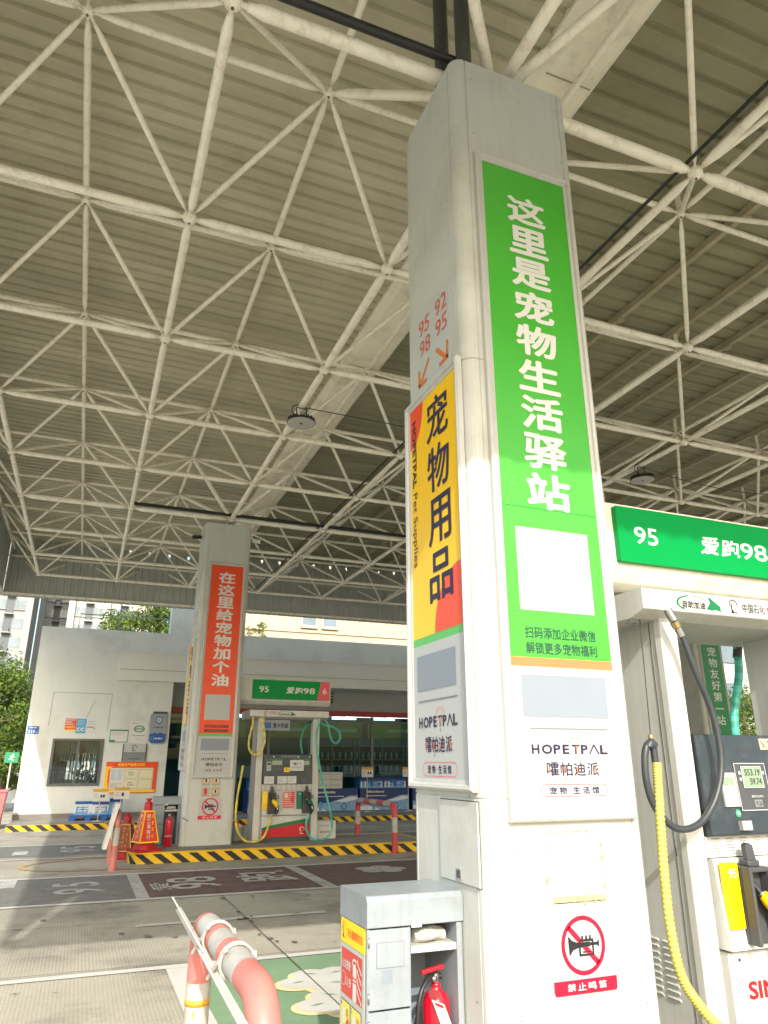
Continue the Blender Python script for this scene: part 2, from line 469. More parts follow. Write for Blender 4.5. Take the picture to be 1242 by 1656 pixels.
class MB:
    def __init__(s):
        s.v, s.f, s.mi, s.sm, s.mats = [], [], [], [], []
    def slot(s, m):
        if isinstance(m, str):
            m = M[m]
        if m not in s.mats:
            s.mats.append(m)
        return s.mats.index(m)
    def add(s, vs, fs, m, smooth=False):
        o = len(s.v)
        k = s.slot(m)
        s.v += [Vector(x) for x in vs]
        for f in fs:
            s.f.append([i + o for i in f])
            s.mi.append(k)
            s.sm.append(smooth)
        return s
    def box(s, x0, x1, y0, y1, z0, z1, m):
        v = [(x0, y0, z0), (x1, y0, z0), (x1, y1, z0), (x0, y1, z0), (x0, y0, z1), (x1, y0, z1), (x1, y1, z1), (x0, y1, z1)]
        return s.add(v, [(0, 3, 2, 1), (4, 5, 6, 7), (0, 1, 5, 4), (1, 2, 6, 5), (2, 3, 7, 6), (3, 0, 4, 7)], m)
    def fbox(s, fr, a0, a1, b0, b1, c0, c1, m):
        v = [fr.p(a, b, c) for c in (c0, c1) for a, b in ((a0, b0), (a1, b0), (a1, b1), (a0, b1))]
        return s.add(v, [(0, 3, 2, 1), (4, 5, 6, 7), (0, 1, 5, 4), (1, 2, 6, 5), (2, 3, 7, 6), (3, 0, 4, 7)], m)
    def rect(s, fr, a0, a1, b0, b1, c, m):
        return s.add([fr.p(a0, b0, c), fr.p(a1, b0, c), fr.p(a1, b1, c), fr.p(a0, b1, c)], [(0, 1, 2, 3)], m)
    def poly(s, fr, pts, c, m):
        vs = [fr.p(a, b, c) for a, b in pts]
        area = sum(pts[i][0] * pts[(i + 1) % len(pts)][1] - pts[(i + 1) % len(pts)][0] * pts[i][1] for i in range(len(pts)))
        tri = tessellate_polygon([[Vector((a, b, 0)) for a, b in pts]])
        out = []
        for t in tri:
            A, B, C = (pts[i] for i in t)
            ar = (B[0] - A[0]) * (C[1] - A[1]) - (C[0] - A[0]) * (B[1] - A[1])
            out.append(tuple(t) if ar > 0 else tuple(reversed(t)))
        return s.add(vs, out, m)
    def prism(s, fr, pts, c0, c1, m, smooth=False):
        n = len(pts)
        s.poly(fr, pts, c1, m)
        s.poly(fr, pts, c0, m)
        area = sum(pts[i][0] * pts[(i + 1) % n][1] - pts[(i + 1) % n][0] * pts[i][1] for i in range(n))
        P = pts if area > 0 else pts[::-1]
        vs = [fr.p(a, b, c0) for a, b in P] + [fr.p(a, b, c1) for a, b in P]
        return s.add(vs, [(i, (i + 1) % n, (i + 1) % n + n, i + n) for i in range(n)], m, smooth)
    def disc(s, fr, a, b, r, c, m, n=24, rb=None):
        rb = rb or r
        return s.poly(fr, [(a + r * math.cos(2 * math.pi * i / n), b + rb * math.sin(2 * math.pi * i / n)) for i in range(n)], c, m)
    def ring(s, fr, a, b, r0, r1, c, m, n=40, t0=0.0, t1=2 * math.pi, ky=1.0):
        vs, fs = [], []
        for i in range(n + 1):
            t = t0 + (t1 - t0) * i / n
            for r in (r0, r1):
                vs.append(fr.p(a + r * math.cos(t), b + ky * r * math.sin(t), c))
        for i in range(n):
            fs.append((2 * i, 2 * i + 1, 2 * i + 3, 2 * i + 2))
        return s.add(vs, fs, m)
    def line(s, fr, pts, w, c, m):
        for (a, b), (a2, b2) in zip(pts, pts[1:]):
            d = Vector((a2 - a, b2 - b))
            L = d.length or 1
            nx, ny = -d.y / L * w / 2, d.x / L * w / 2
            s.poly(fr, [(a - nx, b - ny), (a2 - nx, b2 - ny), (a2 + nx, b2 + ny), (a + nx, b + ny)], c, m)
        return s
    def outline(s, fr, a0, a1, b0, b1, w, c, m):
        s.rect(fr, a0, a1, b1 - w, b1, c, m); s.rect(fr, a0, a1, b0, b0 + w, c, m)
        s.rect(fr, a0, a0 + w, b0 + w, b1 - w, c, m); s.rect(fr, a1 - w, a1, b0 + w, b1 - w, c, m)
        return s
    def text(s, fr, t, a0, a1, b0, b1, c, m, bold=0.0, shear=0.0, turn=False):
        """fit the ink of t into the box a0..a1, b0..b1; turn = reads downwards"""
        vs, fs, x0, x1, y0, y1 = glyph(t, 0.0, shear)
        d = bold * 0.9                       # heavier strokes: the same outline printed again, nudged round
        x0, x1, y0, y1 = x0 - d, x1 + d, y0 - d, y1 + d
        W, H = max(1e-6, x1 - x0), max(1e-6, y1 - y0)
        shifts = [(0, 0)] if bold <= 0 else [(0, 0)] + [(d * math.cos(k * math.pi / 4), d * math.sin(k * math.pi / 4)) for k in range(8)]
        for q, (dx, dy) in enumerate(shifts):
            out = []
            for x, y in vs:
                u, w = (x + dx - x0) / W, (y + dy - y0) / H
                if turn:
                    out.append(fr.p(a0 + (a1 - a0) * w, b1 - (b1 - b0) * u, c + q * .00006))
                else:
                    out.append(fr.p(a0 + (a1 - a0) * u, b0 + (b1 - b0) * w, c + q * .00006))
            s.add(out, fs, m)
        return s
    def column_text(s, fr, t, a0, a1, btop, pitch, h, c, m, bold=0.0):
        for i, ch in enumerate(t):
            b1 = btop - i * pitch
            if ch == '一':
                s.text(fr, ch, a0, a1, b1 - h * 0.58, b1 - h * 0.46, c, m, bold)
            else:
                s.text(fr, ch, a0, a1, b1 - h, b1, c, m, bold)
        return s
    def scribble(s, fr, a0, a1, b0, b1, rows, c, m, fill=0.62, seed=1):
        """lines of print too small to read"""
        r = random.Random(seed)
        dh = (b1 - b0) / rows
        for i in range(rows):
            bb = b1 - (i + 1) * dh + dh * 0.28
            a = a0
            end = a1 - (a1 - a0) * r.choice((0, 0, .1, .3))
            while a < end - dh * .4:
                w = dh * r.uniform(.35, .55)
                s.rect(fr, a, min(a + w, end), bb, bb + dh * fill * r.uniform(.7, 1), c, m)
                a += w + dh * r.uniform(.12, .3)
        return s
    def tube(s, pts, r, m, n=10, cap=True, smooth=True, alt=None, every=1):
        pts = [Vector(p) for p in pts]
        k = len(pts)
        rs = r if isinstance(r, (list, tuple)) else [r] * k
        T = []
        for i in range(k):
            d = (pts[min(i + 1, k - 1)] - pts[max(i - 1, 0)])
            T.append(d.normalized() if d.length > 1e-9 else Vector((0, 0, 1)))
        u, w = basis(T[0])
        vs = []
        for i in range(k):
            u = (u - T[i] * u.dot(T[i])).normalized()
            w = T[i].cross(u)
            for j in range(n):
                a = 2 * math.pi * j / n
                vs.append(pts[i] + (u * math.cos(a) + w * math.sin(a)) * rs[i])
        fs = [(i * n + j, i * n + (j + 1) % n, (i + 1) * n + (j + 1) % n, (i + 1) * n + j) for i in range(k - 1) for j in range(n)]
        if alt is None:
            s.add(vs, fs, m, smooth)
        else:
            o = len(s.v)
            s.v += vs
            A, B = s.slot(m), s.slot(alt)
            for q, f in enumerate(fs):
                s.f.append([i + o for i in f]); s.sm.append(smooth)
                s.mi.append(A if (q // n) // every % 2 == 0 else B)
        if cap:
            s.add([pts[0]] + vs[:n], [(0, 1 + (j + 1) % n, 1 + j) for j in range(n)], m)
            s.add([pts[-1]] + vs[-n:], [(0, 1 + j, 1 + (j + 1) % n) for j in range(n)], m)
        return s
    def lathe(s, c, prof, m, n=24, axis=(0, 0, 1), smooth=True):
        c = Vector(c)
        ax = Vector(axis).normalized()
        u, w = basis(ax)
        vs = []
        for r, h in prof:
            for j in range(n):
                a = 2 * math.pi * j / n
                vs.append(c + ax * h + (u * math.cos(a) + w * math.sin(a)) * r)
        fs = [(i * n + j, i * n + (j + 1) % n, (i + 1) * n + (j + 1) % n, (i + 1) * n + j) for i in range(len(prof) - 1) for j in range(n)]
        return s.add(vs, fs, m, smooth)
    def loft(s, rings, m, smooth=True, cap=True):
        n = len(rings[0])
        vs = [p for r in rings for p in r]
        fs = [(i * n + j, i * n + (j + 1) % n, (i + 1) * n + (j + 1) % n, (i + 1) * n + j) for i in range(len(rings) - 1) for j in range(n)]
        s.add(vs, fs, m, smooth)
        if cap:
            s.add(rings[0], [tuple(reversed(range(n)))], m)
            s.add(rings[-1], [tuple(range(n))], m)
        return s
    def build(s, name, parent=None, org=(0, 0, 0), bevel=0.0, seg=2, label=None, stuff=False):
        me = bpy.data.meshes.new(name)
        o = Vector(org)
        me.from_pydata([tuple(v - o) for v in s.v], [], s.f)
        for m in s.mats:
            me.materials.append(m)
        me.polygons.foreach_set('material_index', s.mi)
        me.polygons.foreach_set('use_smooth', s.sm)
        me.update()
        ob = bpy.data.objects.new(name, me)
        COL.objects.link(ob)
        if parent is not None:
            ob.parent = parent
        if bevel:
            b = ob.modifiers.new('soft_edges', 'BEVEL')
            b.width = bevel
            b.segments = seg
            b.limit_method = 'ANGLE'
            b.angle_limit = R(40)
        if label:
            ob['label'] = label
        if stuff:
            ob['kind'] = 'stuff'
        return ob

def tag(o, label, cat, group=None):
    o['label'] = label
    o['category'] = cat
    if group:
        o['group'] = group
    return o

def thing(name, loc, label, cat, group=None, rot=0.0):
    o = bpy.data.objects.new(name, None)
    COL.objects.link(o)
    o.location = loc
    o.rotation_euler = (0, 0, rot)
    o.empty_display_size = 0.2
    return tag(o, label, cat, group)

def structure(o):
    o['kind'] = 'structure'
    return o

def smooth_path(pts, n=8):
    """Catmull-Rom through the points"""
    P = [Vector(p) for p in pts]
    P = [P[0] * 2 - P[1]] + P + [P[-1] * 2 - P[-2]]
    out = []
    for i in range(1, len(P) - 2):
        a, b, c, d = P[i - 1:i + 3]
        for k in range(n):
            t = k / n
            out.append(0.5 * ((2 * b) + (c - a) * t + (2 * a - 5 * b + 4 * c - d) * t * t + (3 * b - a - 3 * c + d) * t ** 3))
    out.append(P[-2])
    return out

FLOOR = Frame((0, 0, 0), (1, 0, 0), (0, 1, 0))
def front(y):
    return Frame((0, y, 0), (1, 0, 0), (0, 0, 1))
def left(x):
    return Frame((x, 0, 0), (0, -1, 0), (0, 0, 1))      # a = -Y

# ================================================================ THE GROUND
def sheet(name, x0, x1, y0, y1, z, m):
    b = MB()
    b.add([(x0, y0, z), (x1, y0, z), (x1, y1, z), (x0, y1, z)], [(0, 1, 2, 3)], m)
    return structure(b.build(name))

sheet('ground', -600, 600, -400, 1200, 0, 'concrete')
sheet('green_bay', 1.04, 9.0, 4.5, 6.95, 0.004, 'green_coat')
sheet('grey_bay', -4.0, 0.86, 10.42, 12.62, 0.004, 'grey_coat')
sheet('red_bay', 1.02, 3.30, 10.42, 12.62, 0.004, 'red_coat')
sheet('dark_bay', 3.48, 9.5, 10.42, 12.62, 0.004, 'red_coat')
sheet('rear_bay', -4.0, 9.5, 15.6, 17.5, 0.004, 'grey_coat')
lines = MB()
def stripe(x0, x1, y0, y1, m='road_white', z=0.008):
    lines.add([(x0, y0, z), (x1, y0, z), (x1, y1, z), (x0, y1, z)], [(0, 1, 2, 3)], m)
stripe(-6, 9, 6.96, 7.07)
lines.add([(0.86, 4.5, .008), (1.035, 4.5, .008), (1.035, 6.955, .008), (0.86, 6.955, .008)], [(0, 1, 2, 3)], 'road_white')
stripe(-6, 9.5, 10.30, 10.42)
stripe(-6, 9.5, 12.62, 12.74)
stripe(0.86, 1.02, 10.425, 12.615, 'road_white_worn')
stripe(3.30, 3.48, 10.425, 12.615, 'road_white_worn')
stripe(-0.85, -0.62, 11.9, 12.61, 'road_white_worn')
stripe(0.74, 2.79, 8.72, 8.83, 'road_white')
stripe(-6, 0.9, 15.08, 15.18)
stripe(-6, 9.5, 17.5, 17.6)
stripe(5.0, 9.5, 19.3, 19.42)
stripe(-0.95, -0.7, 15.9, 16.5, 'road_white_worn')
structure(lines.build('road_markings'))
# painted writing, read by a driver coming from the right
ft = Frame((0, 0, 0.0085), (0, 1, 0), (-1, 0, 0))      # a = Y, b = -X
wr = MB()
wr.text(ft, '9', 11.08, 11.50, -0.53, 0.12, 0, 'road_white_worn', 0.01)
wr.text(ft, '5', 11.70, 12.08, -0.46, 0.14, 0, 'road_white_worn', 0.01)
wr.text(ft, '9', 16.05, 16.5, -0.5, 0.15, 0, 'road_white_worn', 0.01)
wr.text(ft, '5', 16.65, 17.1, -0.5, 0.15, 0, 'road_white_worn', 0.01)
wr.text(ft, '98', 10.95, 12.0, -2.05, -1.35, 0, 'road_white_worn', 0.01)
wr.text(ft, '爱', 10.95, 11.6, -1.36, -1.10, 0.0005, 'road_white_worn', 0.01)
wr.text(ft, '跑', 11.2, 12.2, -3.2, -2.35, 0, 'road_white_worn', 0.02)
structure(wr.build('painted_fuel_grades'))
fl = MB()
def petals(cx, cy, r, n, m, k, z, rot=0.0):
    for i in range(n):
        t = 2 * math.pi * i / n + rot
        fl.disc(FLOOR, cx + k * math.cos(t), cy + k * math.sin(t), r, z + 0.0006 * i, m, 20)
    fl.disc(FLOOR, cx, cy, k, z + 0.0006 * n, m, 20)
petals(4.65, 11.75, 0.17, 5, 'road_white_worn', 0.25, 0.008)
def paw(cx, cy, s):
    for dx, dy, r in ((-.30, .05, .17), (-.12, .27, .17), (.14, .27, .17), (.32, .05, .17), (0, -.08, .25)):
        fl.disc(FLOOR, cx + dx * s - .035, cy + dy * s - .035, (r + .02) * s, 0.009 + rnd.random() * .001, 'road_cream', 26)
    for dx, dy, r in ((-.30, .05, .17), (-.12, .27, .17), (.14, .27, .17), (.32, .05, .17), (0, -.08, .25)):
        fl.disc(FLOOR, cx + dx * s, cy + dy * s, r * s, 0.0115 + rnd.random() * .001, 'road_white', 26)
    for lx, ly, la in ((-.30, .06, .3), (-.12, .28, -.5), (.12, .26, .4), (.02, -.06, -.2)):
        c0, s0 = math.cos(la) * .07 * s, math.sin(la) * .07 * s
        fl.poly(FLOOR, [(cx + lx * s - c0, cy + ly * s - s0), (cx + lx * s + s0 * .3, cy + ly * s - c0 * .3), (cx + lx * s + c0, cy + ly * s + s0), (cx + lx * s - s0 * .3, cy + ly * s + c0 * .3)], 0.0135, 'green_coat')
paw(2.02, 6.12, 0.86)
paw(2.00, 5.55, 0.86)
structure(fl.build('painted_flowers'))
yl = MB()
arc = [(1.5, 13.25), (0.6, 13.3), (0.0, 13.42), (-.45, 13.62), (-.66, 13.95), (-.62, 14.3), (-.3, 14.65), (.2, 14.9), (1.0, 15.0)]
arc = [(p.x, p.y) for p in smooth_path([(a, b, 0) for a, b in arc], 5)]
yl.line(FLOOR, arc, 0.10, 0.008, 'road_yellow')
structure(yl.build('yellow_nose_marking'))
jt = MB()
for x0, x1, y0, y1 in ((1.876, 1.886, -2, 10.29), (1.876, 1.884, 10.42, 12.61), (-2.14, -2.125, -2, 15), (-6, 9, 7.10, 7.112),
                       (-6, 9, 2.6, 2.612), (-6, .74, 8.97, 8.98), (5.9, 5.912, 5, 13.6), (-6, 9, 12.90, 12.912), (-6, 9, 18.2, 18.212)):
    jt.add([(x0, y0, .0155), (x1, y0, .0155), (x1, y1, .0155), (x0, y1, .0155)], [(0, 1, 2, 3)], 'joint')
for i in range(34):                                     # scuffs and leaves of tyre rubber
    x, y = rnd.uniform(-2.5, 3.2), rnd.uniform(6.2, 12.4)
    L, a = rnd.uniform(.02, .07), rnd.uniform(-.5, .5)
    d = Vector((math.cos(a), math.sin(a), 0)) * L
    n = Vector((-d.y, d.x, 0)) * rnd.uniform(.15, .35)
    c = Vector((x, y, .0145))
    jt.add([c - d, c + n, c + d, c - n], [(3, 2, 1, 0)], 'joint')
for x, y, r in ((1.87, 8.72, .055), (1.9, 8.55, .035), (1.84, 7.9, .03), (1.93, 7.55, .03), (1.86, 9.1, .03), (1.80, 8.7, .03), (1.95, 8.78, .025)):
    pts = [(x + r * rnd.uniform(.4, 1) * math.cos(t / 9 * 6.283), y + r * rnd.uniform(.5, 1.3) * math.sin(t / 9 * 6.283)) for t in range(9)]
    jt.poly(FLOOR, pts, .0148, 'joint')
structure(jt.build('ground_joints'))
oil = MB()
for i in range(16):
    x, y, r = rnd.uniform(-1.8, 3.0), rnd.choice((rnd.uniform(7.3, 10.1), rnd.uniform(10.6, 12.4))), rnd.uniform(.012, .045)
    n = 14
    oil.poly(FLOOR, [(x + r * rnd.uniform(.7, 1.15) * math.cos(t * 6.2832 / n), y + r * 1.3 * rnd.uniform(.7, 1.15) * math.sin(t * 6.2832 / n)) for t in range(n)], .0125 + i * .00008, 'oil_stain')
structure(oil.build('oil_drips'))

def zebra(b, pts, z0, z1, w=0.155, slant=0.21, lean=0.02):
    """yellow and black slanted stripes along a kerb face that follows pts (x, y)"""
    L = [0.0]
    for p, q in zip(pts, pts[1:]):
        L.append(L[-1] + math.dist(p, q))
    def at(s):
        for i in range(len(L) - 1):
            if s <= L[i + 1] or i == len(L) - 2:
                t = max(0, min(1, (s - L[i]) / (L[i + 1] - L[i])))
                return (pts[i][0] + (pts[i + 1][0] - pts[i][0]) * t, pts[i][1] + (pts[i + 1][1] - pts[i][1]) * t)
    n = int(L[-1] / 0.02)
    rows = 12
    ds, dz = L[-1] / n, (z1 - z0) / rows
    s0 = 0.0
    # slanted quads strip by strip so that the corner bends cleanly
    k = 0
    s = -slant
    while s < L[-1]:
        m = 'kerb_y' if k % 2 == 0 else 'kerb_k'
        ww = w * (1.0 if m == 'kerb_y' else 0.92)
        seg = max(2, int(ww / 0.05))
        for j in range(seg):
            a0, a1 = s + ww * j / seg, s + ww * (j + 1) / seg
            q = []
            for ss, zz in ((a0 + slant, z0), (a1 + slant, z0), (a1, z1), (a0, z1)):
                ss = max(0, min(L[-1], ss))
                x, y = at(ss)
                q.append((x, y, zz))
            if math.dist(q[0][:2], q[1][:2]) > 1e-4 or math.dist(q[2][:2], q[3][:2]) > 1e-4:
                b.add(q, [(0, 1, 2, 3)], m)
        s += ww
        k += 1

def island(name, x0, x1, y0, y1, h=0.17):
    b = MB()
    r = 0.28
    def arcpts(cx, cy, t0, t1, n=7):
        return [(cx + r * math.cos(t0 + (t1 - t0) * i / n), cy + r * math.sin(t0 + (t1 - t0) * i / n)) for i in range(n + 1)]
    loop = arcpts(x0 + r, y1 - r, R(90), R(180)) + arcpts(x0 + r, y0 + r, R(180), R(270)) + arcpts(x1 - r, y0 + r, R(270), R(360)) + arcpts(x1 - r, y1 - r, 0, R(90))
    zebra(b, loop + [loop[0]], 0, h - 0.02)
    cx, cy = (x0 + x1) / 2, (y0 + y1) / 2
    ins = lambda p, d: (p[0] + (d if p[0] < cx else -d), p[1] + (d if p[1] < cy else -d))
    n = len(loop)
    lo = [(x, y, h - 0.02) for x, y in loop]
    hi = [(*ins(p, 0.015), h) for p in loop]
    inn = [(*ins(p, 0.14), h) for p in loop]
    b.add(lo + hi, [(i, (i + 1) % n, (i + 1) % n + n, i + n) for i in range(n)], 'kerb_y')
    b.add(hi + inn, [(i, (i + 1) % n, (i + 1) % n + n, i + n) for i in range(n)], 'kerb_y')
    b.poly(FLOOR, [p[:2] for p in inn], h, 'island_top')
    return structure(b.build(name))
OY = 11.31
island('kerb_island', 0.95, 6.6, 2.49, 4.40)
island('kerb_island', 0.95, 6.6, 13.80, 15.72)
island('kerb_island', 13.7, 19.6, 13.80, 15.72)
pv = MB()
zebra(pv, [(-1.5, 23.5), (-1.5, 21.2), (40, 21.2)], 0, 0.14, 0.172, 0.2)
pv.add([(-1.5, 21.2, .14), (40, 21.2, .14), (40, 21.32, .14), (-1.5, 21.32, .14)], [(0, 1, 2, 3)], 'kerb_y')
pv.add([(-1.5, 21.32, .14), (40, 21.32, .14), (40, 24.6, .14), (-1.5, 24.6, .14)], [(0, 1, 2, 3)], 'island_top')
structure(pv.build('shop_pavement'))

# ================================================================ THE CANOPY (a bolted space frame under a sheet roof)
canopy = thing('canopy', (8, 11, 0), 'wide white space-frame canopy over the forecourt, with ribbed sheet roof and deep gutter', 'canopy')
CO = canopy.location.copy()
CX0, CX1, CY0, CY1 = -2.56, 19.6, -0.72, 22.0
ZB, ZT = 6.52, 7.34
def deck(name, x0, x1, z0, z1, m, per=0.19):
    b = MB()
    prof = []
    y = CY0
    while y < CY1:
        prof += [(y, 0), (y + per - 0.062, 0), (y + per - 0.046, 0.036), (y + per - 0.016, 0.036)]
        y += per
    prof.append((CY1, 0))
    nx = 14
    vs = []
    for i in range(nx + 1):
        x = x0 + (x1 - x0) * i / nx
        for yy, dz in prof:
            vs.append((x, yy, z0 + (z1 - z0) * i / nx + dz))
    k = len(prof)
    fs = [(i * k + j, i * k + j + 1, (i + 1) * k + j + 1, (i + 1) * k + j) for i in range(nx) for j in range(k - 1)]
    b.add(vs, fs, m)
    o = b.build(name, canopy, CO)
    return o
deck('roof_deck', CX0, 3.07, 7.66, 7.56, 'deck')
deck('roof_deck', 3.68, CX1, 7.70, 7.86, 'deck_right_shaded', 0.24)
g = MB()
fy = Frame((0, 0, 0), (1, 0, 0), (0, 0, 1))
gp = [(2.98, 7.66), (2.98, 7.70), (3.70, 7.76), (3.70, 7.72), (3.66, 7.72), (3.66, 7.50), (3.60, 7.46), (3.14, 7.46), (3.03, 7.52), (3.03, 7.66)]
g.prism(Frame((0, CY1, 0), (1, 0, 0), (0, 0, 1)), gp, 0, CY1 - CY0, 'gutter')
for y in (1.2, 3.9, 6.6, 9.3, 12.0, 14.7, 17.4, 20.1):
    g.box(3.13, 3.61, y, y + .012, 7.452, 7.459, 'purlin')
g.build('gutter', canopy, CO)
def corr(name, p, q, z0, z1, m, per=0.19, dep=0.03):
    """upright ribbed sheet from p to q"""
    p, q = Vector(p), Vector(q)
    d = (q - p).normalized()
    n = Vector((d.y, -d.x, 0))
    L = (q - p).length
    vs, s = [], 0.0
    row = []
    while s < L:
        row += [(s, 0), (s + per * .55, 0), (s + per * .66, dep), (s + per * .89, dep)]
        s += per
    row = [(min(a, L), c) for a, c in row] + [(L, 0)]
    for k, (a, c) in enumerate(row):
        w = p + d * a + n * c
        top = z1(w.x) if callable(z1) else z1
        if callable(z1) and (k // 4) % 3 == 1 and k % 4 > 1:
            top -= .12
        vs += [(w.x, w.y, z0), (w.x, w.y, top)]
    b = MB()
    b.add(vs, [(2 * i, 2 * i + 2, 2 * i + 3, 2 * i + 1) for i in range(len(row) - 1)], m)
    return b
b = corr('fascia', (CX0, CY1 + .05, 0), (CX1, CY1 + .05, 0), 5.97, (lambda x: 7.66 - .018 * (x + 2.56) + .03 if x < 3.35 else 7.70 + .01 * (x - 3.68) + .03), 'fascia')
b.box(CX0, CX1, CY1 - .02, CY1 + .045, 6.02, 6.08, 'truss')
b.box(CX0, CX1, CY1 - .02, CY1 + .045, 7.10, 7.15, 'truss')
b.build('fascia', canopy, CO)
b = corr('fascia', (CX0, CY0 - .05, 0), (CX1, CY0 - .05, 0), 5.97, 8.0, 'fascia'); b.build('fascia', canopy, CO)
b = corr('fascia', (CX0 - .05, CY0, 0), (CX0 - .05, CY1 + .1, 0), 5.97, 7.9, 'fascia'); b.box(CX0 - .045, CX0 + .02, CY0, CY1, 6.02, 6.08, 'truss'); b.build('fascia', canopy, CO)
b = corr('fascia', (CX1 + .05, CY0, 0), (CX1 + .05, CY1, 0), 5.97, 7.9, 'fascia'); b.build('fascia', canopy, CO)
# space frame
BX = [-1.70 + 2.036 * k for k in range(11)]
BY = [3.62 - 2.225 + 2.225 * j for j in range(10)]
TX = [-2.46] + [-1.70 + 2.036 * (k + .5) for k in range(10)] + [19.3]
TY = [3.62 - 2.225 * 1.5 + 2.225 * j for j in range(11)]
camM = (Matrix.Translation(cam.location) @ cam.rotation_euler.to_matrix().to_4x4()).inverted()
def score(p, q):
    best = 0
    for t in (.15, .5, .85):
        w = camM @ (p + (q - p) * t)
        if w.z < -.2:
            x, y = w.x / -w.z / .535, w.y / -w.z / .713
            if abs(x) < 1.08 and abs(y) < 1.08:
                best = max(best, (q - p).length / w.length)
    return best - 0.0001 * (p - cam.location).length
members = {'bottom_chord': [], 'top_chord': [], 'diagonal_brace': [], 'ball_joint': []}
bn = lambda i, j: Vector((BX[i], BY[j], ZB))
tn = lambda i, j: Vector((TX[i], TY[j], ZT))
for i in range(11):
    for j in range(10):
        members['ball_joint'].append((bn(i, j), bn(i, j) + Vector((0, 0, .12)), .066))
        if i < 10: members['bottom_chord'].append((bn(i, j), bn(i + 1, j), .041 if j not in (1, 6) else .054))
        if j < 9: members['bottom_chord'].append((bn(i, j), bn(i, j + 1), .041 if i not in (2,) else .048))
for i in range(12):
    for j in range(11):
        members['ball_joint'].append((tn(i, j), tn(i, j) + Vector((0, 0, .10)), .052))
        if i < 11: members['top_chord'].append((tn(i, j), tn(i + 1, j), .033))
        if j < 10: members['top_chord'].append((tn(i, j), tn(i, j + 1), .033))
for i in range(11):
    for j in range(10):
        for di in (0, 1):
            for dj in (0, 1):
                if TY[j + dj] > CY0:
                    members['diagonal_brace'].append((bn(i, j), tn(i + di, j + dj), .027 if (i, j) not in ((2, 1), (2, 6), (8, 6)) else .044))
_mesh_cache = {}
def member_mesh(kind, L, r):
    key = (kind, round(L, 3), r)
    if key not in _mesh_cache:
        b = MB()
        if kind == 'ball_joint':
            prof = [(0.001, -r)] + [(r * math.cos(t), r * math.sin(t)) for t in [R(-70 + 20 * k) for k in range(8)]] + [(0.001, r)]
            b.lathe((0, 0, 0), prof, 'truss', 14)
            b.lathe((0, 0, -r * 1.08), [(.001, 0), (.012, 0), (.012, .012)], 'joint', 8)
        else:
            pts = [(0, 0, z) for z in (.04, .098, .0985, .13, .215, L - .215, L - .13, L - .0985, L - .098, L - .04)]
            rr = [r * .42, r * .42, r * .60, r * .68, r, r, r * .68, r * .60, r * .42, r * .42]
            b.tube(pts, rr, 'truss', 12)
        o = b.build(kind)
        _mesh_cache[key] = o.data
        bpy.data.objects.remove(o)
    return _mesh_cache[key]
for kind, lst in members.items():
    lst.sort(key=lambda t: -score(t[0], t[1]))
    for p, q, r in lst[:100]:
        o = bpy.data.objects.new(kind, member_mesh(kind, (q - p).length, r))
        COL.objects.link(o)
        o.parent = canopy
        o.location = p - CO
        if kind != 'ball_joint':
            o.rotation_euler = (q - p).to_track_quat('Z', 'Y').to_euler()
    rest = MB()
    for p, q, r in lst[100:]:
        if kind == 'ball_joint':
            rest.lathe(p, [(0.001, -r), (r * .7, -r * .7), (r, 0), (r * .7, r * .7), (.001, r)], 'truss', 8)
        else:
            rest.tube([p, q], r, 'truss', 7, cap=False)
    rest.build(kind, canopy, CO, stuff=True)
pu = []
for x in [5.42 + 1.018 * k for k in range(14)]:
    z = 7.70 + (x - 3.68) * .01
    pu.append(x)
    b = MB()
    b.box(x - .035, x + .035, CY0 + .1, CY1 - .1, z - .10, z - .003, 'purlin')
    for y in TY[1:]:
        if min(abs(x - t) for t in TX) < .1:
            b.tube([(x, y, ZT), (x, y, z - .1)], .03, 'truss', 8)
        b.box(x - .055, x + .055, y - .05, y + .05, z - .125, z - .103, 'purlin')
    b.build('purlin', canopy, CO)
for y in (BY[1], BY[6]):
    b = MB()
    b.tube([(.36, y - .12, ZB + .06), (2.0 if y < 9 else 9, y - .12, ZB + .06)], .036, 'black', 10)
    b.build('conduit', canopy, CO)

b = MB(); b.tube([(4.30, 2.2, ZB + .05), (4.30, 21.6, ZB + .05)], .017, 'black', 8); b.build('conduit', canopy, CO)

# ================================================================ THE SHOP BUILDING
shop = thing('store_building', (6, 26, 0), 'low white rendered station shop with stepped parapet and glazed shopfront behind the pumps', 'building')
SO = shop.location.copy()
WY = 23.56
b = MB()
b.box(-1.53, -0.80, WY, 29, 0.02, 5.45, 'render_wall')
b.box(-0.80, 0.59, WY, WY + .25, 0.02, 0.98, 'render_wall')
b.box(-0.80, 0.59, WY, WY + .25, 2.26, 5.45, 'render_wall')
b.box(0.59, 2.40, WY, WY + .25, 0.02, 5.45, 'render_wall')
b.box(2.15, 2.40, WY + .25, 24.5, 0.02, 5.45, 'render_wall')
b.box(-0.80, -0.45, 28.8, 29, 0.02, 5.2, 'render_wall'); b.box(0.55, 2.40, 28.8, 29, 0.02, 5.2, 'render_wall'); b.box(-0.45, 0.55, 28.8, 29, 0.02, 1.05, 'render_wall'); b.box(-0.45, 0.55, 28.8, 29, 1.95, 5.2, 'render_wall')
b.box(-0.80, 14.5, WY + .25, 29, 5.2, 5.25, 'render_wall')
b.build('wall', shop, SO)
b = MB(); b.box(2.15, 4.0, WY, WY + .6, 5.452, 6.75, 'render_wall'); b.build('parapet_block', shop, SO)
b = MB(); b.box(2.40, 14.5, WY + .002, WY + .25, 4.80, 5.54, 'render_wall'); b.build('parapet', shop, SO)
